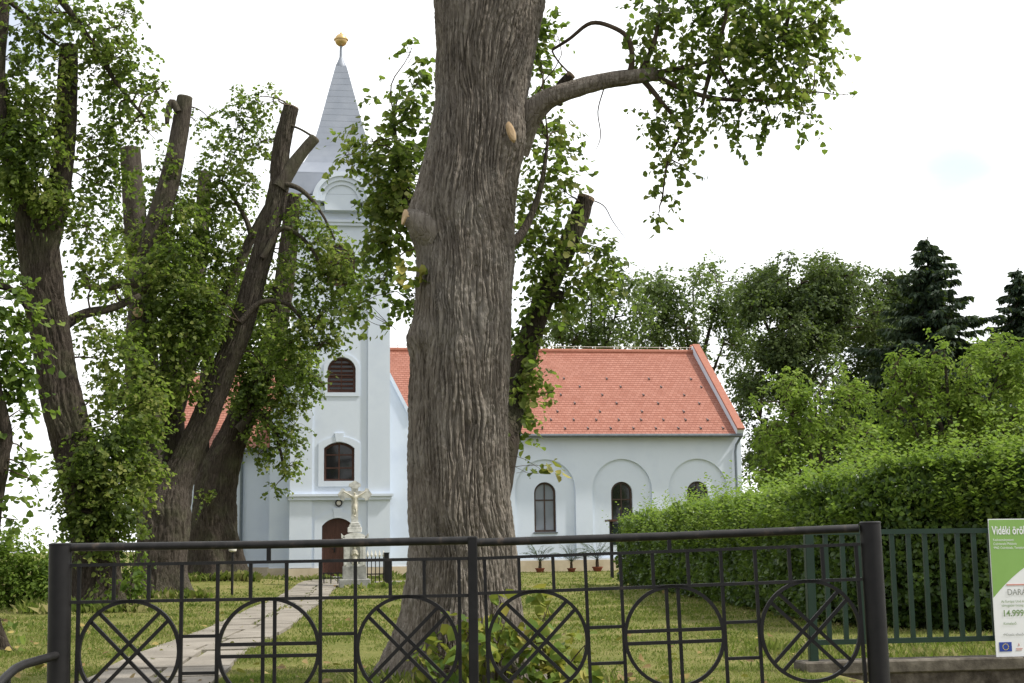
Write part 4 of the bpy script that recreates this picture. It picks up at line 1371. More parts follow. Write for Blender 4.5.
mid = [(522, 30, 22, 1.5), (540, 60, 18), (512, 10, 18, 1.3), (545, 92, 14, 0.7), (560, 130, 18), (545, 168, 24), (532, 205, 22), (562, 188, 18), (527, 240, 20), (562, 232, 20), (590, 255, 24), (602, 288, 16), (574, 288, 16), (545, 258, 20), (530, 300, 15), (527, 335, 17), (532, 375, 17), (524, 400, 18), (514, 435, 12), (552, 300, 14), (520, 360, 14), (536, 272, 12), (612, 262, 12, 0.7), (552, 392, 6, 0.8), (555, 30, 12, 0.6), (535, 130, 14), (519, 418, 12)]
leafy(big, [(c[0], c[1], c[2], YC, (c[3] if len(c) > 3 else 1.0)) for c in left + mid], [P2, P4, P5], 0.056, M['leaf_big'], 22, 1.45, L=0.20, k=8, tw_r=0.008, depthspan=1.3)
up_ = [(300, -120, 110, YM + 0.5), (450, -200, 130, YM), (620, -110, 100, YM - 0.3), (760, -70, 60, YM - 0.4)]
leafy(big, up_, [P7, P8, PM[-160:]], 0.085, M['leaf_big'], 23, 0.25, L=0.3, k=9, tw_r=0.02)
yl = [(402, 268, 14), (412, 280, 11), (388, 262, 8), (542, 470, 6), (528, 473, 5), (545, 466, 5)]
leafy(big, [(a, b, r, YM - 0.2 if a < 500 else YM + 0.2) for a, b, r in yl], [PM], 0.08, M['leaf_yellow'], 24, 0.75, L=0.14, k=7, tw_r=0.004)
tag(big)

# sprouting leaves at its foot
sh = empty('basal_shoots', (xm + 0.4, YM - 0.7, 0), 'clump of large yellowing leaves sprouting at the foot of the huge trunk', 'shrub')
shc = [(446, 655, 24, 10.6), (470, 632, 22, 10.5), (498, 655, 30, 10.5), (505, 622, 18, 10.6), (538, 640, 28, 10.6), (560, 655, 26, 10.6), (575, 668, 18, 10.6), (545, 612, 16, 10.65), (525, 670, 30, 10.5), (440, 672, 18, 10.5), (492, 602, 10, 10.6), (585, 645, 7, 10.6)]
leafy(sh, shc, [np.array([[xm + 0.2, 10.65, 0.02], [xm + 0.6, 10.65, 0.02], [xm, 10.6, 0.02]])], 0.105, M['leaf_yellow'], 31, 1.0, L=0.16, k=5, tw_r=0.010, name='leaves', droop=0.5)


# ================================================================== LIMES ON THE LEFT
def px_limb(nm, q, Y, k=1.0, sides=28, step=0.06, seed=0.0, fur=0.02, flare=False):
    """q: (u, v, half width px[, dY])"""
    pts = [at(p[0], p[1], Y + (p[3] if len(p) > 3 else 0)) for p in q]
    rad = [p[2] * Y / FPX * 1.02 * k for p in q]
    if flare:
        g0 = float(gz(pts[0].x, Y))
        pts[0].z = g0 - 0.05

        def rf(rr, P, th, s):
            z = (P[:, 2] - g0)[:, None]
            t = th[None]
            return rr * (1 + np.exp(-np.clip(z, 0, 9) / 0.38) * (0.42 + 0.26 * np.cos(4 * t + seed) + 0.2 * np.cos(7 * t + 1))) * (1 + 0.06 * np.cos(4 * t + seed + z * 0.3))
        return limb(nm, pts, rad, sides, step, fur, 11.0, 0.05, seed, rf, 0.06)
    return limb(nm, pts, rad, sides, step, fur, 11.0, 0.06, seed, None, 0.07)


# tree with the ivy-like skirt of shoots
A = empty('lime_tree', (at(97, 600, T2Y).x, T2Y, 0), 'leaning lime tree with a skirt of leafy shoots round its lower trunk', 'tree', 'old lopped lime trees left of the path')
t = NM()
PA, _ = px_limb(t, [(97, 612, 20), (96, 560, 20), (87, 500, 20), (70, 430, 20), (62, 400, 20), (52, 345, 18.5), (46, 305, 19), (42, 272, 19.5), (38, 245, 19), (30, 215, 15), (22, 190, 12), (12, 160, 10), (4, 120, 9), (-5, 80, 8)], T2Y, 1.0, 170, 0.03, 1.0, 0.045, True)
PA2, _ = px_limb(t, [(42, 275, 13), (47, 240, 13), (56, 205, 11.5), (63, 160, 10), (66, 120, 10), (68, 80, 9.5), (69, 46, 9)], T2Y - 0.1, 1, 50, 0.04, 2.0, 0.018)
PA3, _ = px_limb(t, [(40, 225, 7), (28, 205, 6), (15, 190, 5), (0, 180, 4)], T2Y - 0.2, 1, 20, 0.06, 2.0, 0.01)
PA4, _ = px_limb(t, [(58, 190, 3), (45, 150, 2.5), (38, 145, 2)], T2Y, 1, 10, 0.1, 2.0, 0)
PA5, _ = px_limb(t, [(35, -60, 7), (50, -15, 4), (70, 12, 3.2), (90, 40, 2.6), (118, 85, 2), (145, 118, 1.4)], T2Y - 0.5, 1, 10, 0.1, 2.0, 0)
PA6, _ = px_limb(t, [(0, 140, 8), (-2, 60, 7), (2, 20, 6.5), (0, -60, 6)], T2Y - 0.5, 1, 20, 0.1, 2.0, 0.01)
PA7, _ = px_limb(t, [(8, 0, 3), (25, 15, 2), (45, 35, 1.3), (62, 48, 1.0)], T2Y - 0.5, 1, 8, 0.1, 2.0, 0)
PA8, _ = px_limb(t, [(50, 335, 7, 0.3), (84, 314, 5, 0.6), (112, 308, 4, 0.8), (140, 296, 3, 1)], T2Y, 1, 14, 0.1, 2.0, 0.005)
t.build('trunk', M['bark'], A, True)
cut_end(*tip(PA2), 0.16, A, M['cutwood_old'])
ca = [(30, 25, 30, -.5, .55), (88, 25, 34, -.5, .6), (118, 55, 30, -.5, .7), (138, 92, 24, -.5, .6), (160, 88, 12, -.5, .5), (10, 90, 26, 0, .8), (30, 118, 34, -.5, 1.3), (18, 165, 32, -.6, 1.6), (42, 195, 26, -.6, 1.2), (55, 150, 16, -1, .5), (92, 140, 24, .3, .6), (102, 185, 28, .5, .8), (118, 125, 24, .5, .7), (8, 55, 22, 0, .5), (95, 235, 24, .8, .8), (112, 275, 24, .8, .9), (92, 330, 16, .5, .8), (86, 275, 12, .5, .6), (6, 230, 18, .8, 1.8), (20, 260, 16, .9, 1.2), (0, 200, 25, .5, 1.2), (60, 90, 16, -.7, .35), (145, 130, 16, .5, .5), (110, 90, 24, 0, .6), (55, 8, 24, -.5, .7), (125, 10, 18, -.5, .6), (75, 210, 18, -.4, .7), (30, 140, 26, -.7, 1.2), (60, 60, 20, -.7, .5), (100, 60, 22, -.5, .7), (115, 165, 20, .3, .8)]
sk = [(112, 350, 26, .3), (124, 395, 30, .3), (110, 440, 34, -.1, 1.3), (132, 475, 28, 0, 1.2), (82, 478, 24, -.5, 1.3), (98, 515, 30, -.5, 1.4), (140, 435, 24, .2), (76, 515, 16, -.3), (150, 400, 18, .2), (118, 500, 24, -.5, 1.3), (98, 455, 26, -.6, 1.3), (150, 470, 14, 0, .8), (112, 580, 9, -.6), (96, 548, 14, -.7, .7), (125, 520, 14, -.3)]
leafy(A, [(c[0], c[1], c[2], T2Y + c[3], (c[4] if len(c) > 4 else 1.0)) for c in ca + sk], [PA, PA2, PA5, PA8, PA3], 0.082, M['leaf_lime'], 41, 1.5, L=0.32, k=9, tw_r=0.022)

# tree with the two-armed pale limb
B = empty('lime_tree', (at(160, 590, T3Y).x, T3Y, 0), 'double-stemmed lime tree with a pale lopped limb forking near the spire', 'tree', 'old lopped lime trees left of the path')
t = NM()
PB, _ = px_limb(t, [(159, 598, 25), (160, 570, 24), (163, 540, 24), (168, 510, 23), (175, 485, 16), (185, 462, 13), (202, 425, 11.8), (222, 375, 11.3), (243, 320, 10.7), (258, 270, 10), (270, 225, 9.4), (279, 185, 9), (280, 160, 8), (284, 135, 7.4), (291, 107, 7)], T3Y, 1, 170, 0.035, 3.0, 0.045, True)
PB1, _ = px_limb(t, [(279, 188, 8), (290, 170, 7), (302, 153, 6), (315, 138, 5.6)], T3Y - .1, 1, 26, 0.05, 3.0, 0.01)
PB2, _ = px_limb(t, [(160, 540, 18), (150, 500, 16), (142, 450, 14), (140, 400, 13), (139, 350, 13), (143, 300, 13), (150, 255, 12), (160, 215, 11), (171, 175, 9.5), (178, 140, 8.5), (185, 97, 7.5)], T3Y + .2, 1, 50, 0.05, 4.0, 0.02)
PB3, _ = px_limb(t, [(172, 505, 12, .4), (174, 450, 11, .6), (172, 400, 11, .6), (170, 340, 10, .6)], T3Y, 1, 36, 0.06, 5.0, 0.02)
PB4, _ = px_limb(t, [(172, 430, 7, .8), (190, 370, 6, .8), (220, 305, 5.5, .8), (242, 258, 5, .8), (254, 232, 4.5, .8), (268, 205, 3, .8)], T3Y, 1, 18, 0.08, 5.0, 0.008)
PB5, _ = px_limb(t, [(252, 238, 3.2, .8), (247, 222, 2.5, .8), (238, 205, 2, .8), (222, 180, 1.3, .8)], T3Y, 1, 10, 0.08, 5.0, 0)
PB6, _ = px_limb(t, [(178, 112, 3.5), (172, 102, 3.6), (168, 112, 3), (167, 124, 2)], T3Y, 1, 10, 0.06, 5.0, 0)
PB7, _ = px_limb(t, [(282, 183, 3), (298, 188, 2.5), (312, 200, 2.0), (322, 214, 1.4), (335, 240, 1)], T3Y - .2, 1, 8, 0.08, 5.0, 0)
PB8, _ = px_limb(t, [(150, 290, 5), (128, 283, 4), (105, 288, 3.5), (85, 286, 3)], T3Y - .4, 1, 12, 0.08, 5.0, 0.004)
PB9, _ = px_limb(t, [(262, 258, 3), (285, 228, 2.5), (302, 238, 2), (318, 260, 1.5), (325, 275, 1)], T3Y - .3, 1, 8, 0.08, 5.0, 0)
PB10, _ = px_limb(t, [(290, 125, 1.2), (300, 129, 1.1), (312, 136, 1.2)], T3Y - .1, 1, 6, 0.08, 5.0, 0)
PB11, _ = px_limb(t, [(240, 322, 3), (262, 302, 2.5), (285, 303, 2), (305, 325, 1.5), (318, 350, 1)], T3Y - .3, 1, 8, 0.08, 5.0, 0)
t.build('trunk', M['bark_grey'], B, True)
cut_end(*tip(PB), 0.18, B, M['cutwood_old'])
cut_end(*tip(PB1), 0.125, B, M['cutwood_old'])
cut_end(*tip(PB2), 0.165, B, M['cutwood_old'])
cut_end(at(138, 312, T3Y - .28), ray(138, 312) * -1, 0.12, B, M['cutwood'])
cb = [(165, 195, 24, .8, .9), (150, 245, 28, .5, 1.3), (168, 285, 34, -.3, 1.6), (190, 245, 28, .5, 1.4), (198, 325, 32, -.3, 1.2), (160, 335, 28, -.5, 1.1), (182, 385, 24, -.5), (215, 288, 28, .5), (150, 380, 26, -.5), (145, 420, 20, -.3), (240, 118, 28, .8, .55), (225, 158, 28, .8, .7), (258, 148, 20, .8, .6), (208, 190, 24, .8, .8), (272, 100, 14, .8, .5), (210, 120, 14, .8, .4), (255, 100, 16, .8, .5), (172, 160, 12, -.3, .6), (232, 200, 22, .8, .7), (240, 235, 16, 1, .6), (210, 240, 20, .8, .8), (190, 350, 20, -.6, 1), (130, 340, 18, -.3), (200, 215, 18, .8, .8), (195, 120, 9, .6, .3), (172, 250, 22, -.6, 1.2), (205, 300, 22, -.4, 1.1), (180, 210, 18, -.4, .9), (228, 262, 18, .6, .9), (250, 180, 16, .8, .7), (160, 170, 12, .5, .7), (185, 315, 22, -.7, 1.2)]
cbr = [(300, 215, 22, -.2, .7), (318, 240, 24, -.2, .8), (330, 262, 24, -.3, .9), (312, 285, 24, -.3, .9), (345, 285, 20, -.3, .9), (290, 265, 18, .3, .8), (300, 320, 26, -.3, .9), (330, 310, 18, -.3, .8), (318, 345, 18, -.3, .7), (285, 345, 24, .3, .9), (355, 300, 14, -.3, .7), (295, 370, 22, .3, .8), (338, 335, 12, -.3, .6), (350, 262, 14, -.3, .7)]
leafy(B, [(c[0], c[1], c[2], T3Y + c[3], (c[4] if len(c) > 4 else 1.0)) for c in cb + cbr], [PB, PB2, PB4, PB5, PB7, PB9, PB11], 0.086, M['leaf_lime'], 42, 1.4, L=0.34, k=9, tw_r=0.022)

# tree beside the path, close to the tower
Cc = empty('lime_tree', (at(215, 575, T4Y).x, T4Y, 0.2), 'lime tree with broad flared base nearest the church tower', 'tree', 'old lopped lime trees left of the path')
t = NM()
PC, _ = px_limb(t, [(215, 580, 23), (215, 555, 22), (214, 520, 20), (217, 480, 18), (232, 440, 14), (247, 405, 12.5), (261, 372, 11.5), (275, 332, 10.5), (283, 290, 10), (288, 250, 9), (291, 220, 8), (293, 195, 7.5)], T4Y, 1, 170, 0.04, 6.0, 0.05, True)
PC2, _ = px_limb(t, [(205, 500, 10), (202, 450, 7), (204, 400, 6), (210, 340, 5)], T4Y + .2, 1, 40, 0.06, 7.0, 0.025)
PC3, _ = px_limb(t, [(238, 430, 5), (258, 412, 3.5), (272, 425, 2.5), (280, 450, 1.6), (285, 475, 1)], T4Y - .7, 1, 10, 0.08, 5.0, 0)
PC4, _ = px_limb(t, [(250, 385, 5), (280, 365, 3.5), (305, 372, 2.5), (325, 385, 1.6)], T4Y - .7, 1, 10, 0.08, 5.0, 0)
t.build('trunk', M['bark'], Cc, True)
cut_end(*tip(PC), 0.24, Cc, M['cutwood_old'])
cc = [(255, 330, 30, -.6), (270, 375, 28, -.6), (300, 365, 22, -.6), (247, 398, 22, -.7), (266, 428, 20, -.7, .9), (285, 440, 15, -.7, .9), (258, 455, 12, -.7, .7), (290, 465, 12, -.7, .8), (274, 488, 8, -.7, .7), (230, 350, 26, -.3), (250, 290, 24, 0), (270, 300, 24, .3), (255, 250, 18, .5, .8), (280, 400, 20, -.6, .9), (300, 400, 14, -.6, .7), (310, 388, 14, -.6, .7), (240, 370, 22, -.7), (208, 495, 8, -.9, .6), (295, 425, 10, -.7, .6), (275, 345, 22, -.5)]
leafy(Cc, [(c[0], c[1], c[2], T4Y + c[3], (c[4] if len(c) > 4 else 1.0)) for c in cc], [PC, PC2, PC3, PC4], 0.10, M['leaf_lime'], 43, 1.5, L=0.36, k=9, tw_r=0.026)

# lopped tree behind, seen through the leaves
T5Y = 46.0
D = empty('lime_tree', (at(160, 575, T5Y).x, T5Y, 0.05), 'lopped lime tree with two grey stubs seen through leaves', 'tree', 'old lopped lime trees left of the path')
t = NM()
PD, _ = px_limb(t, [(158, 578, 17), (157, 520, 15), (153, 450, 13), (147, 380, 12), (141, 300, 11), (136, 230, 10.5), (133, 190, 10), (130, 148, 9)], T5Y, 1, 40, 0.08, 8.0, 0.03, True)
PD2, _ = px_limb(t, [(155, 470, 10), (172, 400, 9), (190, 320, 8), (200, 250, 7.5), (205, 172, 6.5)], T5Y, 1, 30, 0.08, 9.0, 0.02)
t.build('trunk', M['bark_grey'], D, True)
cut_end(*tip(PD), 0.27, D, M['cutwood_old'])
cut_end(*tip(PD2), 0.2, D, M['cutwood_old'])
cd = [(128, 225, 20), (150, 280, 26), (120, 300, 20), (180, 270, 26), (215, 330, 28), (235, 280, 20), (160, 330, 26), (140, 390, 24), (130, 440, 22), (232, 320, 20), (200, 300, 22), (110, 380, 16), (165, 230, 14, 0.7), (185, 210, 14, 0.7), (222, 215, 14, 0.7), (125, 260, 16)]
leafy(D, [(c[0], c[1], c[2], T5Y, (c[3] if len(c) > 3 else 1.0)) for c in cd], [PD, PD2], 0.11, M['leaf_lime'], 44, 1.2, L=0.4, k=9, tw_r=0.026)

# near tree at the picture's left edge
EY = 16.5
E = empty('lime_tree', (at(-22, 640, EY).x, EY, 0), 'near lime tree with bright hanging leaves at the left edge of the lawn', 'tree')
t = NM()
PE, _ = px_limb(t, [(-30, 640, 20), (-29, 600, 17), (-20, 540, 16), (-14, 490, 15), (-6, 455, 13), (-8, 420, 12), (-20, 360, 11), (-40, 290, 10), (-60, 200, 9), (-80, 100, 8)], EY, 1, 50, 0.05, 11.0, 0.02, True)
PE2, _ = px_limb(t, [(-6, 470, 8), (6, 440, 6), (3, 415, 5), (-5, 380, 4)], EY - .1, 1, 24, 0.05, 12.0, 0.01)
PE3, _ = px_limb(t, [(-40, 300, 6), (-10, 285, 4), (12, 290, 3), (28, 310, 2)], EY, 1, 10, 0.05, 12.0, 0)
t.build('trunk', M['bark'], E, True)
ce = [(6, 300, 24), (18, 325, 20), (12, 355, 26), (26, 362, 14), (8, 395, 20), (24, 412, 10, .8), (12, 430, 14), (30, 455, 9, .8), (14, 465, 12, .8), (6, 500, 10, .7), (32, 478, 7, .8), (18, 520, 8, .5), (-20, 340, 30), (-30, 400, 30), (-40, 280, 30), (4, 620, 8, .8), (38, 490, 5, .6), (-60, 220, 40), (2, 275, 14, .8)]
leafy(E, [(c[0], c[1], c[2], EY, (c[3] if len(c) > 3 else 1.0)) for c in ce], [PE, PE2, PE3], 0.085, M['leaf_bright'], 45, 1.35, L=0.24, k=8, tw_r=0.012)

# shrubs at the far left
bs = empty('shrub', (at(20, 600, 29).x, 29, 0), 'dense green shrub on the left edge of the lawn behind the leaning lime', 'shrub')
bcl = [(-40, 560, 46), (0, 575, 36), (30, 580, 32), (10, 555, 28), (40, 562, 22), (45, 590, 18), (-5, 600, 29), (25, 602, 18), (60, 578, 20), (75, 560, 22), (-20, 540, 26), (85, 585, 16)]
leafy(bs, [(a, b, r, 29) for a, b, r in bcl], [np.array([[at(20, 600, 29).x, 29, 0.05], [at(-20, 600, 29).x, 29, 0.05]])], 0.10, M['leaf_fresh'], 46, 1.1, L=0.3, k=9, tw_r=0.02, name='leaves', shape=OVAL)
bs2 = empty('shrub', (at(128, 580, 31.0).x, 31.0, 0), 'light green bushy shrub between the two left lime trunks', 'shrub')
bcl = [(122, 560, 20), (138, 575, 14), (118, 580, 16), (130, 545, 14), (105, 560, 16)]
leafy(bs2, [(a, b, r, 31.0) for a, b, r in bcl], [np.array([[at(125, 590, 31.0).x, 31.0, 0.05]])], 0.10, M['leaf_bright'], 47, 0.7, L=0.3, k=9, tw_r=0.02, name='leaves')
bs3 = empty('basal_shoots', (at(128, 590, 26.0).x, 26.0, 0), 'pale green leafy shoots at the foot of the leaning lime', 'shrub')
leafy(bs3, [(a, b, r, 26.0) for a, b, r in [(126, 590, 12), (138, 598, 9), (118, 598, 10), (134, 583, 7)]], [np.array([[at(126, 600, 26.0).x, 26.0, 0.02]])], 0.11, M['leaf_bright'], 48, 0.55, L=0.18, k=6, tw_r=0.01, name='leaves')

# ================================================================== TREES AT THE BACK RIGHT
def far_tree(name, label, cat, base_u, Y, crown, mat, seed, size, dens, trunk_r, group=None, shape=RHOMB, sub=9, bark='bark', trunk_top=None, clump=0.42):
    bx = at(base_u, 545, Y).x
    root = empty(name, (bx, Y, 0), label, cat, group)
    rng = np.random.default_rng(seed)
    t = NM()
    cl = []
    for (u, v, ru, rv) in crown:
        for q in range(sub):
            a, d = rng.random() * 2 * math.pi, rng.random() ** 0.5
            rr = clump * min(ru, rv) * (0.6 + 0.7 * rng.random())
            cl.append((u + ru * d * math.cos(a) * 0.86, v + rv * d * math.sin(a) * 0.86, rr, Y + (rng.random() - 0.5) * 1.5 * ru * Y / FPX))
    vt = trunk_top if trunk_top is not None else min(c[1] for c in cl) + 20
    topp = at(sum(c[0] for c in crown) / len(crown), vt, Y)
    mid1 = Vector((bx + (topp.x - bx) * 0.25, Y, topp.z * 0.4))
    PT, _ = limb(t, [Vector((bx, Y, -0.1)), mid1, topp], [trunk_r, trunk_r * 0.7, trunk_r * 0.12], 16, 0.3, 0.01, 8, 0.06, seed)
    limbs = [PT]
    for (u, v, ru, rv) in crown:
        c, _r = px_cluster(u, v, ru, Y)
        zt_ = min(c[2] * 0.75, topp.z * 0.7)
        a = PT[np.argmin(abs(PT[:, 2] - max(zt_ - 1.0, topp.z * 0.25)))]
        P, _ = limb(t, [a, (a + c) / 2 + np.array([0, 0, -0.1 * abs(c[0] - a[0])]), c], [trunk_r * 0.5, trunk_r * 0.32, trunk_r * 0.1], 10, 0.4, 0, 8, 0.06, seed)
        limbs.append(P)
    t.build('trunk', M[bark], root, True)
    leafy(root, cl, limbs, size, mat, seed + 100, dens, shape=shape, L=size * 3.0, k=9, tw_r=trunk_r * 0.16, depthspan=1.2)
    return root


GB = 'tall trees behind the church'
far_tree('broadleaf_tree', 'pale lacy tree rising behind the roof just right of the cut limb', 'tree', 590, 92, [(585, 320, 40, 36), (560, 340, 26, 20), (620, 300, 34, 40), (600, 345, 40, 18)], M['leaf_far'], 51, 0.24, 0.95, 0.35, GB)
far_tree('broadleaf_tree', 'airy pale green tree above the right end of the church roof', 'tree', 700, 97, [(680, 300, 40, 42), (720, 285, 36, 40), (650, 325, 36, 30), (725, 340, 34, 40), (690, 345, 46, 24)], M['leaf_far'], 52, 0.24, 0.95, 0.4, GB)
far_tree('broadleaf_tree', 'dark rounded tree right beyond the church gable', 'tree', 790, 84, [(800, 300, 56, 48), (775, 350, 44, 60), (845, 310, 44, 46), (820, 360, 60, 50), (760, 420, 26, 60), (755, 300, 24, 30), (825, 285, 42, 34), (788, 285, 40, 30), (795, 450, 46, 50), (850, 440, 50, 50)], M['leaf_dark'], 53, 0.21, 1.5, 0.45, GB, sub=12)
far_tree('broadleaf_tree', 'dark green tree just left of the tall spruce', 'tree', 870, 88, [(870, 305, 36, 40), (895, 320, 30, 36), (888, 287, 26, 24), (880, 370, 50, 50), (860, 430, 40, 50)], M['leaf_dark'], 54, 0.21, 1.5, 0.4, GB, sub=11)


def spruce(u, vtop, vbase, hw_px, Y, seed, label):
    bx = at(u, vtop, Y).x
    root = empty('spruce_tree', (bx, Y, 0), label, 'tree', 'spruces')
    ztop = at(u, vtop, Y).z
    rng = np.random.default_rng(seed)
    t = NM()
    limb(t, [(bx, Y, -0.1), (bx, Y, ztop * 0.5), (bx, Y, ztop)], [0.3, 0.18, 0.02], 12, 0.3, 0.01, 8, 0.03, seed)
    cr = Crown(seed, RHOMB)
    z = ztop - 0.3
    maxr = hw_px * Y / FPX
    zlow = at(u, vbase, Y).z
    while z > max(2.0, zlow * 0.4):
        f = (ztop - z) / (ztop - zlow)
        br = maxr * min(1.2, 0.06 + 0.98 * f ** 0.85) * (0.85 + 0.3 * rng.random())
        nb = 5 + int(6 * min(1, f))
        ph = rng.random() * 6.28
        for b in range(nb):
            if rng.random() < 0.12:
                continue
            a = ph + 2 * math.pi * b / nb + rng.normal() * 0.2
            L = br * (0.45 + 0.75 * rng.random())
            d = np.array([math.cos(a), math.sin(a), 0])
            sag = 0.30 + 0.2 * rng.random()
            s0 = np.array([bx, Y, z + rng.normal() * 0.1])
            e = s0 + d * L + np.array([0, 0, -sag * L + 0.12 * L])
            m = s0 + d * L * 0.55 + np.array([0, 0, -sag * L * 0.75])
            P, rr, _ = resample([s0, m, e], [0.05, 0.03, 0.01], 0.25)
            limb(t, P, rr, 5, 0.3, 0, 1, 0, 0)
            n = int(60 * L) + 16
            tt = rng.random(n) ** 0.8
            base = np.stack([np.interp(tt, np.linspace(0, 1, len(P)), P[:, q]) for q in range(3)], -1)
            side = np.cross(d, [0, 0, 1.0])
            sg = rng.choice([-1, 1], n)[:, None]
            wdt = (0.2 + 0.35 * (1 - tt))[:, None] * rng.random((n, 1))
            pos = base + side * sg * wdt * min(1.0, L * 0.5)
            T = d * 0.5 + side * sg * 0.5 + np.array([0, 0, -0.75]) + rng.normal(size=(n, 3)) * 0.3
            Nn = rng.normal(size=(n, 3)) + np.array([0, 0, 0.5])
            S = 0.38 * (0.6 + 0.8 * rng.random(n))
            V, Q = leaf_geo(pos, T, Nn, S, RHOMB * np.array([1, 0.6, 1]))
            cr.nm.add(V, Q)
        z -= 0.34 + 0.12 * rng.random()
    # leader
    n = 90
    zz = ztop - 1.4 * rng.random(n)
    a = rng.random(n) * 6.28
    T = np.stack([np.cos(a), np.sin(a), 0.5 + 0 * a], -1)
    V, Q = leaf_geo(np.stack([bx + 0 * zz, Y + 0 * zz, zz], -1), T, rng.normal(size=(n, 3)), 0.12 + 0.25 * (ztop - zz) / 1.4, RHOMB * np.array([1, 0.5, 1]))
    cr.nm.add(V, Q)
    t.build('trunk', M['bark'], root, True)
    cr.build('crown', M['needle'], root)


spruce(927, 237, 345, 82, 70, 61, 'tall dark spruce standing above the other trees')
spruce(1018, 268, 365, 60, 76, 62, 'dark spruce cut by the right edge of the view')

far_tree('garden_tree', 'bright green spreading tree with visible thin trunk behind the hedge', 'tree', 826, 41, [(820, 385, 50, 26), (786, 402, 30, 24), (850, 405, 36, 26), (815, 420, 52, 26), (784, 440, 32, 26), (860, 440, 36, 28), (815, 455, 60, 28), (790, 475, 46, 20), (850, 480, 46, 24), (776, 472, 20, 20)], M['leaf_fresh'], 55, 0.135, 1.0, 0.16, None, sub=9, bark='bark_grey', trunk_top=395, shape=OVAL, clump=0.40)
far_tree('garden_tree', 'light green tree with upright shoots behind the right end of the hedge', 'tree', 960, 33, [(925, 375, 32, 34), (905, 410, 34, 30), (960, 385, 40, 40), (1005, 360, 36, 34), (1000, 410, 44, 40), (930, 440, 44, 30), (885, 455, 36, 34), (980, 440, 56, 30), (1040, 380, 40, 50), (895, 370, 12, 24), (860, 470, 26, 26)], M['leaf_fresh'], 56, 0.12, 1.1, 0.16, None, sub=9, bark='bark_grey', trunk_top=350, shape=OVAL, clump=0.40)
for q, (u, v) in enumerate(((760, 520),)):
    far_tree('shrub', 'bushy green shrub filling the gap between hedge and church corner', 'shrub', 755, 52, [(772, 492, 16, 22), (762, 518, 18, 18), (785, 500, 20, 24)], M['leaf_fresh'], 57, 0.15, 1.2, 0.08, None, sub=7, bark='bark_grey', shape=OVAL, clump=0.45)

# ================================================================== HEDGE
HP = np.array([(8.55, 38.0), (7.95, 30.0), (7.2, 22.5), (6.85, 18.6), (7.15, 16.9), (8.1, 16.1), (9.6, 15.75), (14.0, 15.4)])
HC, _r, HS = resample([(a, b, 0) for a, b in HP], [0.5] * len(HP), 0.15)
HT = norm(np.gradient(HC, axis=0))
HN = np.stack([HT[:, 1], -HT[:, 0], 0 * HT[:, 0]], -1)          # outward, towards the path and the street
if HN[5, 0] > 0:
    HN = -HN
rh = np.random.default_rng(71)
_w = 1 / np.linalg.norm(HC, axis=1) ** 1.7
_cdf = np.cumsum(_w) / _w.sum()


def hpick(n):
    i = np.searchsorted(_cdf, rh.random(n)).clip(0, len(HC) - 2)
    t = rh.random(n)
    f = (i + t) / len(HC)
    C = HC[i] + (HC[i + 1] - HC[i]) * t[:, None]
    return C, HN[i], HS[i]


def hz(C, sarr):
    h = 1.80 + 0.75 * np.clip((sarr - 18.5) / 9.0, 0, 1.2)
    return h + 0.13 * perlin(C[:, 0] * 0.7, C[:, 1] * 0.7, 0 * sarr + 3) + 0.08 * perlin(C[:, 0] * 2.2, C[:, 1] * 2.2, 0 * sarr + 5)


hedge = empty('hedge', (HC[len(HC) // 2][0], HC[len(HC) // 2][1], 0), 'dense green hedge with bright ragged shoots on top', 'hedge')
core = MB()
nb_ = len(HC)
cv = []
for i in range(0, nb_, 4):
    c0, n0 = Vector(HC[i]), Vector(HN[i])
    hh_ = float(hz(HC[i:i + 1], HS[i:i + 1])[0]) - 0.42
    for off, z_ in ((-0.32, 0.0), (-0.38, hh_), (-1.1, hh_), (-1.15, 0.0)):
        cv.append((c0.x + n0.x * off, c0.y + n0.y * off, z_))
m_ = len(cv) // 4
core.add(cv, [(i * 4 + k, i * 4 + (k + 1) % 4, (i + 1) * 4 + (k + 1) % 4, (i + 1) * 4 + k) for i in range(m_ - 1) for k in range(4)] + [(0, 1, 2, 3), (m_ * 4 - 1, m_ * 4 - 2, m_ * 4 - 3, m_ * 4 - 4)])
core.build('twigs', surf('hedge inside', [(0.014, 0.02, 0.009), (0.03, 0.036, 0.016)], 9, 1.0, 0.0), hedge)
HOV = OVAL * np.array([1, 1.35, 1])


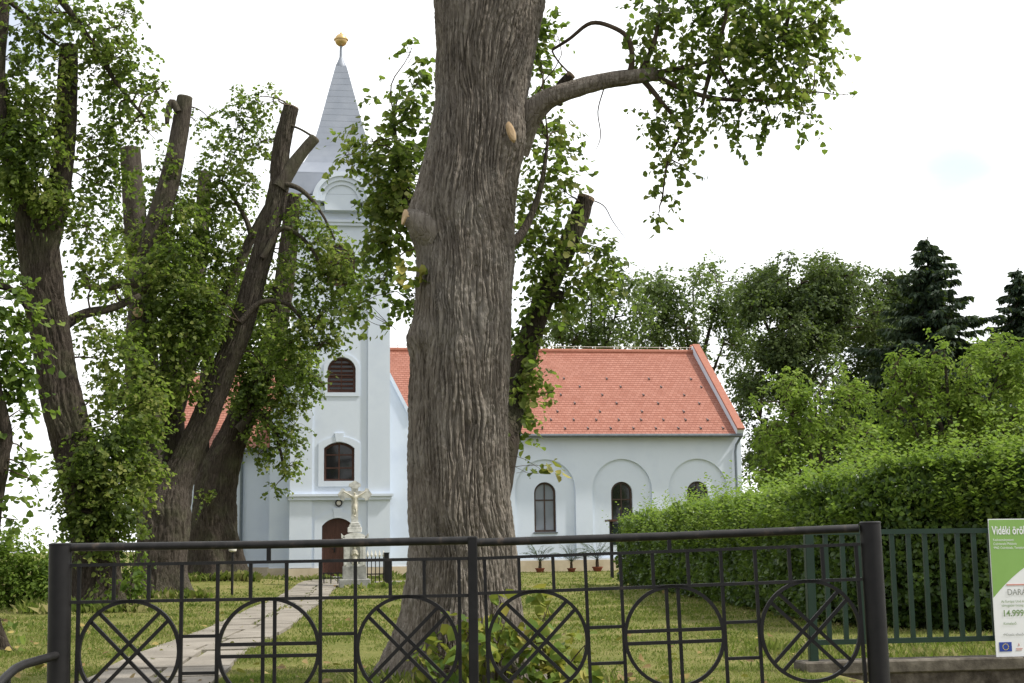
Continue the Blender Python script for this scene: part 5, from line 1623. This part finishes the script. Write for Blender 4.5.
def hedge_leaves(n, face, size, lo=0.0, rough=0.30):
    C, O, S_ = hpick(n)
    H = hz(C, S_)
    b = rh.random(n)
    up = np.array([0, 0, 1.0])
    if face == 'side':
        z = (lo + (1 - lo) * b) * H
        P = C + up * z[:, None]
        out = O
    elif face == 'top':
        P = C - O * (b * 1.25)[:, None] + up * (H - 0.05)[:, None]
        out = np.repeat(up[None], n, 0)
    else:
        P = np.array(HC[0]) - HT[0] * 0.02 - HN[0] * (b * 1.25)[:, None] + up * (rh.random(n) * 1.8)[:, None]
        out = np.repeat(-HT[0][None], n, 0)
    lump = 0.30 * perlin(P[:, 0] * 1.3, P[:, 1] * 1.3, P[:, 2] * 1.3) + 0.20 * perlin(P[:, 0] * 3.5, P[:, 1] * 3.5, P[:, 2] * 3.5)
    P = P + out * (lump - rough * rh.random(n) ** 2.0)[:, None]
    P[:, 2] = np.maximum(P[:, 2], 0.04 + 0.1 * rh.random(n))
    if face == 'side':
        over = np.clip((P[:, 2] - (H - 0.5)) / 0.5, 0, 1)
        P = P - out * (0.38 * over ** 2)[:, None]
        under = np.clip((0.35 - P[:, 2]) / 0.35, 0, 1)
        P = P - out * (0.15 * under)[:, None]
    T = out * 0.5 + rh.normal(size=(n, 3)) * 0.6 + np.array([0, 0, 0.25])
    Nn = out * 0.7 + rh.normal(size=(n, 3)) * 0.5 + np.array([0, 0, 0.6])
    S = size * (0.6 + 0.8 * rh.random(n)) * np.clip(P[:, 1] / 22, 1, 1.3)
    return leaf_geo(P, T, Nn, S, HOV)


hn = NM()
hn.add(*hedge_leaves(62000, 'side', 0.072))
hn.add(*hedge_leaves(16000, 'top', 0.07))
hn.add(*hedge_leaves(2500, 'end', 0.08))
hn.build('foliage', M['leaf_hedge'], hedge)
# upright young shoots along the top and the upper faces
sn = NM()
ns = 3000
C, O, S_ = hpick(ns)
H = hz(C, S_)
b = rh.random(ns)
face = rh.random(ns) < 0.55
zz = np.where(face, H - 0.75 * rh.random(ns) ** 1.3, H)
P0 = C - O * np.where(face, 0.30 * np.clip((zz - H + 0.5) / 0.5, 0, 1) ** 2, b * 1.1)[:, None]
P0[:, 2] = zz - 0.1
keep = (perlin(P0[:, 0] * 0.9, P0[:, 1] * 0.9, P0[:, 2] * 1.6) > -0.12) | (~face)
P0, O, face, zz = P0[keep], O[keep], face[keep], zz[keep]
ns = len(P0)
Ls = (0.12 + 0.50 * rh.random(ns) ** 2.6) * (1 + 1.1 * perlin(P0[:, 0] * 0.6, P0[:, 1] * 0.6, 0 * zz + 2))
d = norm(rh.normal(size=(ns, 3)) * 0.25 + np.array([0, 0, 1.0]) + O * np.where(face, 0.7, 0.05)[:, None])
kk = 9
tt = (np.arange(kk)[None] + rh.random((ns, kk))) / kk
pos = P0[:, None] + d[:, None] * (tt * (Ls[:, None] + 0.1))[..., None]
an = (np.arange(kk) * 2.4)[None] + rh.random((ns, 1)) * 6.28
T = np.stack([np.cos(an), np.sin(an), 0.55 + 0 * an], -1)
Nn = np.stack([-0.5 * np.cos(an), -0.5 * np.sin(an), 1 + 0 * an], -1) + rh.normal(size=(ns, kk, 3)) * 0.2
sn.add(*leaf_geo(pos.reshape(-1, 3), T.reshape(-1, 3), Nn.reshape(-1, 3), 0.066 * (0.6 + 0.7 * rh.random(ns * kk)), HOV))
sn.add(*hedge_leaves(9000, 'side', 0.072, 0.66, 0.05))
sn.add(*hedge_leaves(6000, 'top', 0.07, 0, 0.0))
sn.build('young_shoots', M['leaf_shoot'], hedge)

# ================================================================== GATE
DG = 7.3


def atD(u, v, D):
    d = ray(u, v)
    h = d.x * sy + d.y * cy
    return Vector((0, 0, EYE)) + d * (D / h)


RZ = -YAW
GR = Matrix.Rotation(RZ, 3, 'Z')
px = (atD(612, 600, DG) - atD(412, 600, DG)).length / 200      # metres per picture pixel at the gate


def gate_leaf(label, za, zb_, width, px, kr):
    root = empty('gate_leaf', (0, 0, 0), label, 'gate', 'leaves of the iron double gate')
    W = width * px
    z2, z3, zcut = -za * px, -zb_ * px, -190 * px
    th = 0.022

    def part(name, mb, mat='iron', parent=root, smooth=False):
        return mb.build(name, M[mat], parent, smooth)
    r = MB()
    r.tube([(-0.03, 0, 0), (W * 0.5, 0, -0.004), (W, 0, 0)], 0.021, 14)
    part('top_rail', r, 'iron_rail', smooth=True)
    for z in (z2, z3, -158 * px, -187 * px):
        r = MB()
        r.bar((-0.03, 0, z), (W, 0, z), 0.016, 0.024)
        part('rail', r, 'iron_rail')
    r = MB()
    r.bar((194 * px, 0, -0.01), (194 * px, 0, z2), 0.02, 0.022)
    part('upright', r)
    full = (4, 107, 143, 246, 281, 385)
    half = (39, 74, 176, 212, 316, 350)
    for u in full:
        r = MB()
        r.bar((u * px, 0.002, z2), (u * px, 0.002, zcut), 0.017, 0.020)
        part('upright', r)
    for u in half:
        r = MB()
        r.bar((u * px, 0.002, z2), (u * px, 0.002, z3), 0.017, 0.020)
        part('upright', r)
        r = MB()
        r.bar((u * px, 0.002, -158 * px), (u * px, 0.002, -187 * px), 0.017, 0.020)
        part('upright', r)
    for a, b in ((107, 143), (246, 281)):
        for z in (-90 * px, -126 * px):
            r = MB()
            r.bar((a * px, 0.004, z), (b * px, 0.004, z), 0.016, 0.018)
            part('crosspiece', r)
    for n, (cu, kind) in enumerate(((55.5, 'x'), (194.5, '+'), (333, 'x'))):
        c = Vector((cu * px, 0, z3 - kr * px))
        rr = kr * px
        r = MB()
        k = 48
        vs, fs = [], []
        for i in range(k):
            a = 2 * math.pi * i / k
            for ro, yo in ((rr - 0.009, -0.012), (rr + 0.009, -0.012), (rr + 0.009, 0.012), (rr - 0.009, 0.012)):
                vs.append(c + Vector((ro * math.cos(a), yo, ro * math.sin(a))))
        for i in range(k):
            for j in range(4):
                fs.append((i * 4 + j, ((i + 1) % k) * 4 + j, ((i + 1) % k) * 4 + (j + 1) % 4, i * 4 + (j + 1) % 4))
        r.add(vs, fs)
        ring = part('ring', r)
        base = 45 if kind == 'x' else 0
        for ang in (base, base + 90):
            d_ = Vector((math.cos(R(ang)), 0, math.sin(R(ang))))
            n_ = Vector((-d_.z, 0, d_.x))
            for o_ in (-1, 1):
                off = 0.030 * o_
                L = math.sqrt(rr * rr - off * off) - 0.004
                r = MB()
                yo = Vector((0, 0.004 if ang != base else -0.003, 0))
                r.bar(c + n_ * off - d_ * L + yo, c + n_ * off + d_ * L + yo, 0.018, 0.014)
                r.build('ring_bar', M['iron'], ring)
    return root


gl1 = gate_leaf('left leaf of the dark iron gate, its top rail level', 18, 54.5, 399, px, 50)
gl1.location = atD(76, 547.2, DG)
gl1.rotation_euler = (0, -(0.0175 - ROLL), RZ)
gl2 = gate_leaf('right leaf of the dark iron gate, rising towards the thick post', 16.2, 51.5, 389, px * 0.980, 50)
gl2.location = atD(480, 542.4, DG)
gl2.rotation_euler = (0, -(0.0370 - ROLL), RZ)
# meeting stile, carried by the left leaf
ms = MB()
g0 = gl1.location
inv = (Matrix.Rotation(RZ, 3, 'Z') @ Matrix.Rotation(gl1.rotation_euler.y, 3, 'Y')).inverted()


def to_leaf(p):
    return inv @ (p - g0)


pa, pb = to_leaf(atD(472.5, 536.5, DG)), to_leaf(atD(474.5, 735, DG))
ms.bar(pa, pb, 9.5 * px, 0.05)
ms.build('meeting_stile', M['iron'], gl1, bevel=0.004)


def gate_post(u0, v0, u1, v1, rad, label):
    p0 = atD(u0, v0, DG)
    p1 = atD(u1, v1, DG)
    d = (p1 - p0) / (p1.z - p0.z)
    base = p0 + d * (-0.15 - p0.z)
    root = empty('gate_post', base, label, 'gate post', 'posts of the iron gate')
    mb = MB()
    mb.tube([base, p0], rad, 28)
    mb.build('post', M['iron'], root, True)
    cp_ = MB()
    cp_.tube([p0, p0 + d * 0.006, p0 + d * 0.010], [rad * 1.04, rad * 1.04, rad * 0.9], 28)
    cp_.build('cap', M['iron'], root, True)
    return root


gate_post(60.5, 545, 58.5, 683, 11.2 * px, 'round dark iron gate post carrying the handrail, left end')
gate_post(870, 523.5, 879.6, 683, 10.5 * px, 'thick dark iron gate post in front of the green fence')
hr = empty('handrail', atD(58, 656, DG), 'bent dark tube handrail joined to the left gate post', 'handrail')
hm = MB()
hpts = [(58, 655, 7.28), (36, 661, 7.0), (24, 664.5, 6.88), (15, 669, 6.8), (6, 677, 6.7), (-6, 690, 6.6), (-30, 718, 6.4)]
hm.tube([atD(*p) for p in hpts], 0.022, 14)
hm.build('rail', M['iron'], hr, True)
hs_ = MB()
q = atD(8, 676, 6.72)
hs_.tube([q, Vector((q.x, q.y, -0.4))], 0.014, 10)
hs_.build('leg', M['iron'], hr, True)

# ================================================================== WALL, GREEN FENCE, SIGN
wallo = empty('low_wall', (wx0, YW, -0.5), 'low stained concrete wall under the green fence', 'wall')
zw = at(850, 661.5, YW).z
wm = MB()
wm.box(wx0 + 0.06, 16, YW + 0.03, YW + 0.27, -0.55, zw - 0.11)
wm.build('wall', M['concrete'], wallo)
wm = MB()
xx = wx0
while xx < 15.5:
    wm.box(xx, xx + 1.99, YW, YW + 0.3, zw - 0.108, zw)
    xx += 2.0
wm.build('coping', M['coping'], wallo, bevel=0.012)

YF = YW + 0.14
fen = empty('green_fence', (at(811, 660, YF).x, YF, zw), 'green painted metal bar fence on the low concrete wall', 'fence')
zf1, zf0 = at(900, 531.5, YF).z, at(900, 640.5, YF).z
fx0 = at(811, 600, YF).x
for xp in (fx0, fx0 + 1.98, fx0 + 3.96):
    pm = MB()
    pm.box(xp - 0.038, xp + 0.038, YF - 0.03, YF + 0.03, zw - 0.02, zf1 + 0.012)
    pm.build('post', M['green'], fen, bevel=0.004)
    for zz_ in (zf1, zf0):
        rm_ = MB()
        rm_.box(xp + 0.0385, xp + 1.98 - 0.0385, YF - 0.018, YF + 0.018, zz_ - 0.022, zz_ + 0.022)
        rm_.build('rail', M['green'], fen)
    for k in range(12):
        xb = xp + 0.1525 * (k + 1)
        bm_ = MB()
        bm_.box(xb - 0.020, xb + 0.020, YF - 0.012, YF + 0.012, zf0 + 0.0222, zf1 - 0.0222)
        bm_.build('bar', M['green'], fen)

YS = YW + 0.06
s0 = at(996, 657, YS)
s1 = at(988.5, 519, YS)
SX0, SZ0, SZ1 = (s0.x + s1.x) / 2, s0.z, s1.z
SW = 0.92
spx = (SZ1 - SZ0) / 137.5                        # metres per pixel on the sign
sign = empty('information_sign', (SX0, YS, SZ0), 'green and white printed information sign leaning before the green fence', 'sign')
pn = MB()
pn.box(SX0, SX0 + SW, YS, YS + 0.008, SZ0, SZ1)
pn.build('panel', M['sign_white'], sign)
gf = MB()


def sz(v):
    return SZ1 - (v - 519) * spx


curve = []
for i in range(15):
    t = i / 14
    curve.append((SX0 + 0.004 + (SW - 0.008) * t, sz(598) + (sz(548) - sz(598)) * (1 - (1 - t) ** 2.2)))
outer = curve + [(SX0 + SW - 0.004, SZ1 - 0.008), (SX0 + 0.004, SZ1 - 0.008)]
gf.plate(outer, [], YS - 0.002)
gf.build('green_field', M['sign_green'], sign)


def text(body, u, v, h, mat, bold=0.0, align='LEFT', width=1.0):
    """cap height h px, baseline at v"""
    cu = bpy.data.curves.new('lettering', 'FONT')
    cu.body = body
    cu.size = h * spx / 0.70
    cu.offset = bold
    cu.space_character = 1.02
    o = bpy.data.objects.new('tmp', cu)
    COL.objects.link(o)
    dg = bpy.context.evaluated_depsgraph_get()
    me = bpy.data.meshes.new_from_object(o.evaluated_get(dg))
    bpy.data.objects.remove(o)
    x0 = SX0 + (u - 990) * spx
    for vv in me.vertices:
        vv.co = Vector((x0 + vv.co.x * width - WLOC[sign.name].x, -0.0045, sz(v) + vv.co.y - WLOC[sign.name].z))
    return link_mesh('lettering', me, M[mat], sign)


text('Vidéki örökség', 993.2, 534.5, 8.2, 'sign_white', 0.0022, width=0.66)
text('Kedvezményezett:', 993.6, 541.3, 2.5, 'sign_white', width=0.85)
text('Csörötneki Plébánia', 993.8, 545.3, 2.5, 'sign_white', width=0.85)
text('9962 Csörötnek, Templom', 994, 549.3, 2.5, 'sign_white', width=0.85)
text('DARÁNYI', 1005.5, 595.5, 6.0, 'sign_text', width=0.9)
text('Az Európai Unió és', 998.5, 603, 2.6, 'sign_text_green', width=0.85)
text('támogatási összeg:', 998.7, 607, 2.6, 'sign_text_green', width=0.85)
text('14.999.', 999, 616.5, 6.2, 'sign_text_green', 0.0012, width=0.95)
text('Kivitelező:', 999.5, 625, 2.6, 'sign_text_green', width=0.9)
text('•Műszaki ellenőr:', 998.2, 636, 2.6, 'sign_text', width=0.9)
rl = MB()
rl.box(SX0 + 15.5 * spx, SX0 + 60 * spx, YS - 0.003, YS - 0.0005, sz(586), sz(584.6))
rl.build('red_line', M['sign_red'], sign)
fl = MB()
fx, fz = SX0 + 3.6 * spx, sz(651.3)
fl.box(fx, fx + 13.4 * spx, YS - 0.003, YS - 0.0005, fz, fz + 9.2 * spx)
flag = fl.build('blue_flag', M['sign_blue'], sign)
st = MB()
for k in range(12):
    a = 2 * math.pi * k / 12
    c = Vector((fx + 6.7 * spx + 3.0 * spx * math.cos(a), YS - 0.005, fz + 4.6 * spx + 3.0 * spx * math.sin(a)))
    pts = []
    for j in range(10):
        b = math.pi / 2 + math.pi * j / 5
        r_ = (0.75 if j % 2 == 0 else 0.32) * spx
        pts.append(c + Vector((r_ * math.cos(b), 0, r_ * math.sin(b))))
    st.add(pts, [tuple(range(10))])
st.build('flag_stars', M['sign_yellow'], flag)
em = MB()
em.box(fx + 18 * spx, fx + 25 * spx, YS - 0.003, YS - 0.0005, fz + 2.4 * spx, fz + 3.0 * spx)
em.box(fx + 18 * spx, fx + 24 * spx, YS - 0.003, YS - 0.0005, fz + 0.9 * spx, fz + 1.5 * spx)
em.prism([(fx + 20.5 * spx, fz + 5.5 * spx), (fx + 22.0 * spx, fz + 5.5 * spx), (fx + 21.2 * spx, fz + 8 * spx)], YS - 0.003, YS - 0.0005)
em.build('small_emblem', M['sign_red'], sign)

# ================================================================== STONE CRUCIFIX
YX = 39.5
kx = YX / FPX * 1.0
xc = at(354.5, 580, YX).x
cxr = empty('stone_crucifix', (xc, YX, 0), 'white stone wayside cross with a cream figure on a tall carved pedestal', 'crucifix')
zx = lambda v: at(354, v, YX).z


def block(mb, hw, v0, v1, dep=None):
    dep = hw if dep is None else dep
    mb.box(xc - hw * kx, xc + hw * kx, YX - dep * kx, YX + dep * kx, zx(v0), zx(v1))


b_ = MB()
b_.box(xc - 15 * kx, xc + 15 * kx, YX - 13 * kx, YX + 13 * kx, -0.1, zx(579))
b_.build('base_step', M['stone_dark'], cxr, bevel=0.015)
b_ = MB()
block(b_, 11.5, 579, 566, 9.5)
b_.build('die', M['stone_dark'], cxr, bevel=0.01)
b_ = MB()
hole = arch(xc - 5 * kx, xc + 5 * kx, zx(564), zx(544))
b_.plate([(xc - 10.5 * kx, zx(566)), (xc + 10.5 * kx, zx(566)), (xc + 10.5 * kx, zx(541)), (xc - 10.5 * kx, zx(541))], [hole], YX - 9 * kx, 3.5 * kx, 17 * kx)
b_.plate(hole, [], YX - 5.6 * kx)
for s in (-1, 1):
    b_.box(xc + s * 9 * kx - 1.3 * kx, xc + s * 9 * kx + 1.3 * kx, YX - 9.8 * kx, YX - 9.05 * kx, zx(565), zx(543))
b_.build('pedestal', M['stone'], cxr)
b_ = MB()
block(b_, 12.8, 541, 538.6, 11)
block(b_, 11.5, 538.5, 536.6, 10)
seg = arch(xc - 10 * kx, xc + 10 * kx, zx(536.5), zx(532.6), 3.0 * kx)
b_.prism(seg, YX - 9.5 * kx, YX + 9 * kx)
for s in (-1, 1):
    b_.prism([(xc + s * 9.6 * kx, zx(538)), (xc + s * 13.2 * kx, zx(538)), (xc + s * 13.4 * kx, zx(533.2)), (xc + s * 11.0 * kx, zx(535.6))][::s], YX - 10 * kx, YX - 4 * kx)
b_.build('pediment', M['stone'], cxr)
b_ = MB()
block(b_, 6.8, 532.4, 527, 6)
block(b_, 5.4, 527, 524.6, 5)
block(b_, 4.3, 524.6, 522.4, 4.4)
b_.build('cross_foot', M['stone'], cxr, bevel=0.012)


def trefoil(cx, cz, d, w, l):
    """pointed trefoil end of a cross arm; d = unit (x, z)"""
    n = (-d[1], d[0])
    P = lambda a, b: (cx + d[0] * a + n[0] * b, cz + d[1] * a + n[1] * b)
    return [P(0, -w), P(l * 0.15, -w * 1.25), P(l * 0.25, -w * 1.85), P(l * 0.55, -w * 1.7), P(l * 0.72, -w * 0.95), P(l, 0), P(l * 0.72, w * 0.95), P(l * 0.55, w * 1.7), P(l * 0.25, w * 1.85), P(l * 0.15, w * 1.25), P(0, w)]


zcx = zx(494.5)
hw = 3.3 * kx
L1 = 9 * kx
up_ = trefoil(xc, zcx + 6.0 * kx, (0, 1), hw, 8 * kx * 1.0)
rt = trefoil(xc + 8.5 * kx, zcx, (1, 0), hw, 8.5 * kx)
lf = trefoil(xc - 8.5 * kx, zcx, (-1, 0), hw, 8.5 * kx)
cross = [(xc - hw, zx(522.4)), (xc + hw, zx(522.4)), (xc + hw, zcx - hw)] + rt + [(xc + hw, zcx + hw)] + up_ + [(xc - hw, zcx + hw)] + lf + [(xc - hw, zcx - hw)]
b_ = MB()
b_.prism(cross, YX - 2.6 * kx, YX + 2.6 * kx)
b_.build('cross', M['stone'], cxr)
b_ = MB()
b_.prism([(xc - 2.6 * kx, zx(488.5)), (xc + 2.6 * kx, zx(488.8)), (xc + 2.4 * kx, zx(485.8)), (xc - 2.6 * kx, zx(486))], YX - 3.2 * kx, YX - 2.62 * kx)
b_.build('scroll', M['stone'], cxr)


def skin_figure(name, verts, edges, radii, mat, parent):
    o0 = WLOC[parent.name]
    me = bpy.data.meshes.new(name)
    me.from_pydata([Vector(v) - o0 for v in verts], edges, [])
    o = bpy.data.objects.new(name, me)
    COL.objects.link(o)
    o.modifiers.new('skin', 'SKIN')
    for i, r_ in enumerate(radii):
        me.skin_vertices[0].data[i].radius = r_
    me.skin_vertices[0].data[0].use_root = True
    sb = o.modifiers.new('sub', 'SUBSURF')
    sb.levels = sb.render_levels = 2
    dg = bpy.context.evaluated_depsgraph_get()
    m2 = bpy.data.meshes.new_from_object(o.evaluated_get(dg))
    bpy.data.objects.remove(o)
    m2.name = name
    for p in m2.polygons:
        p.use_smooth = True
    return link_mesh(name, m2, mat, parent)


yf = YX - 4.0 * kx
q = lambda x, v, y=0: (xc + x * kx, yf - y * kx, zx(v))
fv = [q(0, 505.5), q(0.2, 501), q(0, 497.4), q(-0.2, 495.2, .6), q(-0.6, 492.6, 1.2),
      q(-3, 496.4, .2), q(-6.4, 494.3), q(-10.2, 492.0), q(-11.6, 491.2),
      q(3, 496.4, .2), q(6.4, 494.3), q(10.2, 492.0), q(11.6, 491.2),
      q(-1.1, 507.5, .3), q(-1.0, 511.2, 1.2), q(-0.6, 515.0, .2), q(-0.4, 516.8, 1),
      q(1.1, 507.5, .3), q(1.2, 511.2, 1.2), q(0.5, 515.0, .2), q(0.4, 516.8, 1)]
fe = [(0, 1), (1, 2), (2, 3), (3, 4), (2, 5), (5, 6), (6, 7), (7, 8), (2, 9), (9, 10), (10, 11), (11, 12), (0, 13), (13, 14), (14, 15), (15, 16), (0, 17), (17, 18), (18, 19), (19, 20)]
fr_ = [1.6, 1.6, 2.0, 0.8, 1.35, 1.0, 0.8, 0.6, 0.6, 1.0, 0.8, 0.6, 0.6, 1.2, 0.95, 0.7, 0.6, 1.2, 0.95, 0.7, 0.6]
fig = skin_figure('carved_figure', fv, fe, [(r_ * kx * 1.05, r_ * kx * 0.9) for r_ in fr_], M['figure'], cxr)
lc = MB()
lc.lathe((xc, yf, zx(509)), [(2.1 * kx, 0), (2.3 * kx, 1.5 * kx), (2.0 * kx, 4.2 * kx), (1.8 * kx, 4.6 * kx)], 12)
lc.build('loincloth', M['figure'], fig, True)
st_ = MB()
ys_ = YX - 7.6 * kx
st_.lathe((xc, ys_, zx(564)), [(3.2 * kx, 0), (3.0 * kx, 2 * kx), (2.5 * kx, 6 * kx), (2.2 * kx, 9 * kx), (2.8 * kx, 12 * kx), (2.6 * kx, 13.4 * kx), (1.1 * kx, 14.2 * kx), (1.5 * kx, 15.4 * kx), (1.6 * kx, 16.6 * kx), (1.1 * kx, 18 * kx), (0.2 * kx, 18.4 * kx)], 14)
for s in (-1, 1):
    st_.tube([(xc + s * 2.5 * kx, ys_, zx(552)), (xc + s * 2.6 * kx, ys_ - 1.6 * kx, zx(555)), (xc + s * 0.3 * kx, ys_ - 3.0 * kx, zx(553))], [0.9 * kx, 0.8 * kx, 0.6 * kx], 8)
st_.build('niche_statue', M['figure'], cxr, True)

# iron enclosure round it
YI = 42.0
ir = empty('iron_railing', (at(378, 580, YI).x, YI, 0), 'short dark iron railing with pale spear tips right of the stone cross', 'railing')
zi = lambda v: at(378, v, YI).z
for v in (560, 574):
    m_ = MB()
    m_.bar((at(364, 560, YI).x, YI, zi(v)), (at(385.5, 560, YI).x, YI, zi(v)), 0.035, 0.03)
    m_.build('rail', M['iron'], ir)
for u in (367.5, 371.5, 375.5, 379.5, 383.5):
    m_ = MB()
    x_ = at(u, 560, YI).x
    m_.tube([(x_, YI, -0.05), (x_, YI, zi(557))], 0.014, 6)
    o_ = m_.build('bar', M['iron'], ir)
    m_ = MB()
    m_.lathe((x_, YI, zi(557)), [(0.015, 0), (0.04, 0.05), (0.025, 0.12), (0.004, 0.2)], 8)
    m_.build('spear_tip', M['lampwhite'], o_, True)
m_ = MB()
x_ = at(386.5, 560, YI).x
m_.box(x_ - 0.07, x_ + 0.07, YI - 0.07, YI + 0.07, -0.05, zi(553.5))
m_.box(x_ - 0.085, x_ + 0.085, YI - 0.085, YI + 0.085, zi(553.5), zi(552.6))
m_.build('post', M['iron'], ir)
YJ = 41.2
ir2 = empty('iron_railing', (at(333, 580, YJ).x, YJ, 0), 'low dark iron rail left of the stone cross', 'railing')
zi = lambda v: at(333, v, YJ).z
for v in (573.2, 578):
    m_ = MB()
    m_.bar((at(323, 560, YJ).x, YJ, zi(v)), (at(345, 560, YJ).x, YJ, zi(v)), 0.03, 0.03)
    m_.build('rail', M['iron'], ir2)
for u in (324, 331, 338, 344.5):
    m_ = MB()
    x_ = at(u, 560, YJ).x
    m_.tube([(x_, YJ, -0.05), (x_, YJ, zi(572.4))], 0.018, 6)
    m_.build('bar', M['iron'], ir2)

# ================================================================== SMALL THINGS BY THE CHURCH
YQ = 33.0
bo = at(232, 596, YQ)
bl = empty('path_light', (bo.x, YQ, 0), 'slim black path light with pale cap beside the lime roots', 'lamp')
m_ = MB()
zt_ = at(232, 552, YQ).z
m_.tube([(bo.x, YQ, -0.05), (bo.x, YQ, 0.02), (bo.x, YQ, 0.021), (bo.x, YQ, zt_)], [0.06, 0.06, 0.03, 0.03], 12)
m_.build('post', M['iron'], bl, True)
m_ = MB()
m_.lathe((bo.x, YQ, zt_), [(0.03, 0), (0.085, 0.02), (0.09, 0.06), (0.05, 0.085), (0.01, 0.09)], 14)
m_.build('lamp_cap', M['lampwhite'], bl, True)

rp = random.Random(8)


def palm(label):
    root = empty('potted_palm', (0, 0, 0), label, 'potted plant', 'potted palms along the church wall')
    m_ = MB()
    m_.lathe((0, 0, 0), [(0.12, 0), (0.14, 0.02), (0.18, 0.14), (0.20, 0.14), (0.20, 0.18), (0.17, 0.18), (0.16, 0.16), (0.0, 0.16)], 18)
    m_.build('pot', M['pot'], root, True)
    m_ = MB()
    m_.tube([(0, 0, 0.17), (0.01, 0, 0.34), (0, 0.01, 0.45)], [0.07, 0.06, 0.05], 10)
    m_.build('stem', M['twig'], root, True)
    nm = NM()
    rng = np.random.default_rng(9)
    for f in range(15):
        a = 2.4 * f
        el = 0.55 + 0.95 * (f % 5) / 5
        L = 1.0 + 0.35 * rng.random()
        d = np.array([math.cos(a), math.sin(a), 0])
        tt = np.linspace(0.0, 1, 26)
        pts = np.array([0, 0, 0.45]) + d * (L * tt * math.cos(el * 0.8))[:, None] + np.array([0, 0, 1.0]) * (L * (tt * math.sin(el) * 1.2 - 0.55 * tt ** 2.2))[:, None]
        limb(nm, pts[::4], np.linspace(0.009, 0.003, len(pts[::4])), 4, 0.1, 0, 1, 0, 0)
        for s in (-1, 1):
            side = np.cross(d, [0, 0, 1.0]) * s
            T = side + d * 0.7 + np.array([0, 0, -0.15]) + rng.normal(size=(26, 3)) * 0.08
            S = 0.26 * np.sin(np.pi * np.clip(tt * 0.9 + 0.12, 0, 1)) + 0.03
            nm.add(*leaf_geo(pts, T, np.array([0, 0, 1.0]) + 0 * pts, S, RHOMB * np.array([1, 0.17, 1])))
    nm.build('fronds', M['palm'], root)
    return root


YP = 57.2
p0 = palm('potted palm nearest the huge trunk, left of three by the wall')
labels = ['middle potted palm of three by the church wall, smallest fronds', 'potted palm beside the hedge, right of three by the wall']
for i, (u, s, rz) in enumerate(((540, 1.0, 0.2), (571.5, 0.92, 1.3), (597.5, 1.12, 2.3))):
    o = p0
    if i:
        o = p0.copy()
        COL.objects.link(o)
        o['label'] = labels[i - 1]
        for ch in p0.children:
            c = ch.copy()
            COL.objects.link(c)
            c.parent = o
    x_ = at(u, 570, YP).x
    o.location = (x_, YP, float(gz(x_, YP)) + 0.0)
    o.scale = (s, s, s)
    o.rotation_euler = (0, 0, rz)

YO = 46.0
nb = empty('notice_stand', (at(611.5, 560, YO).x, YO, 0), 'dark roofed notice stand half hidden by the hedge end', 'notice board')
zo = lambda v: at(612, v, YO).z
m_ = MB()
for u in (611.8, 640):
    x_ = at(u, 560, YO).x
    m_.box(x_ - 0.05, x_ + 0.05, YO - 0.05, YO + 0.05, -0.05, zo(521.6))
m_.build('post', M['iron'], nb)
m_ = MB()
m_.box(at(612.5, 560, YO).x, at(639.5, 560, YO).x, YO - 0.03, YO + 0.03, zo(545), zo(524))
m_.build('board', M['green'], nb)
m_ = MB()
m_.prism([(at(607.5, 560, YO).x, zo(521.5)), (at(644, 560, YO).x, zo(521.5)), (at(644, 560, YO).x, zo(519.6)), (at(607.5, 560, YO).x, zo(519.6))], YO - 0.3, YO + 0.3)
m_.build('roof', M['wood'], nb)
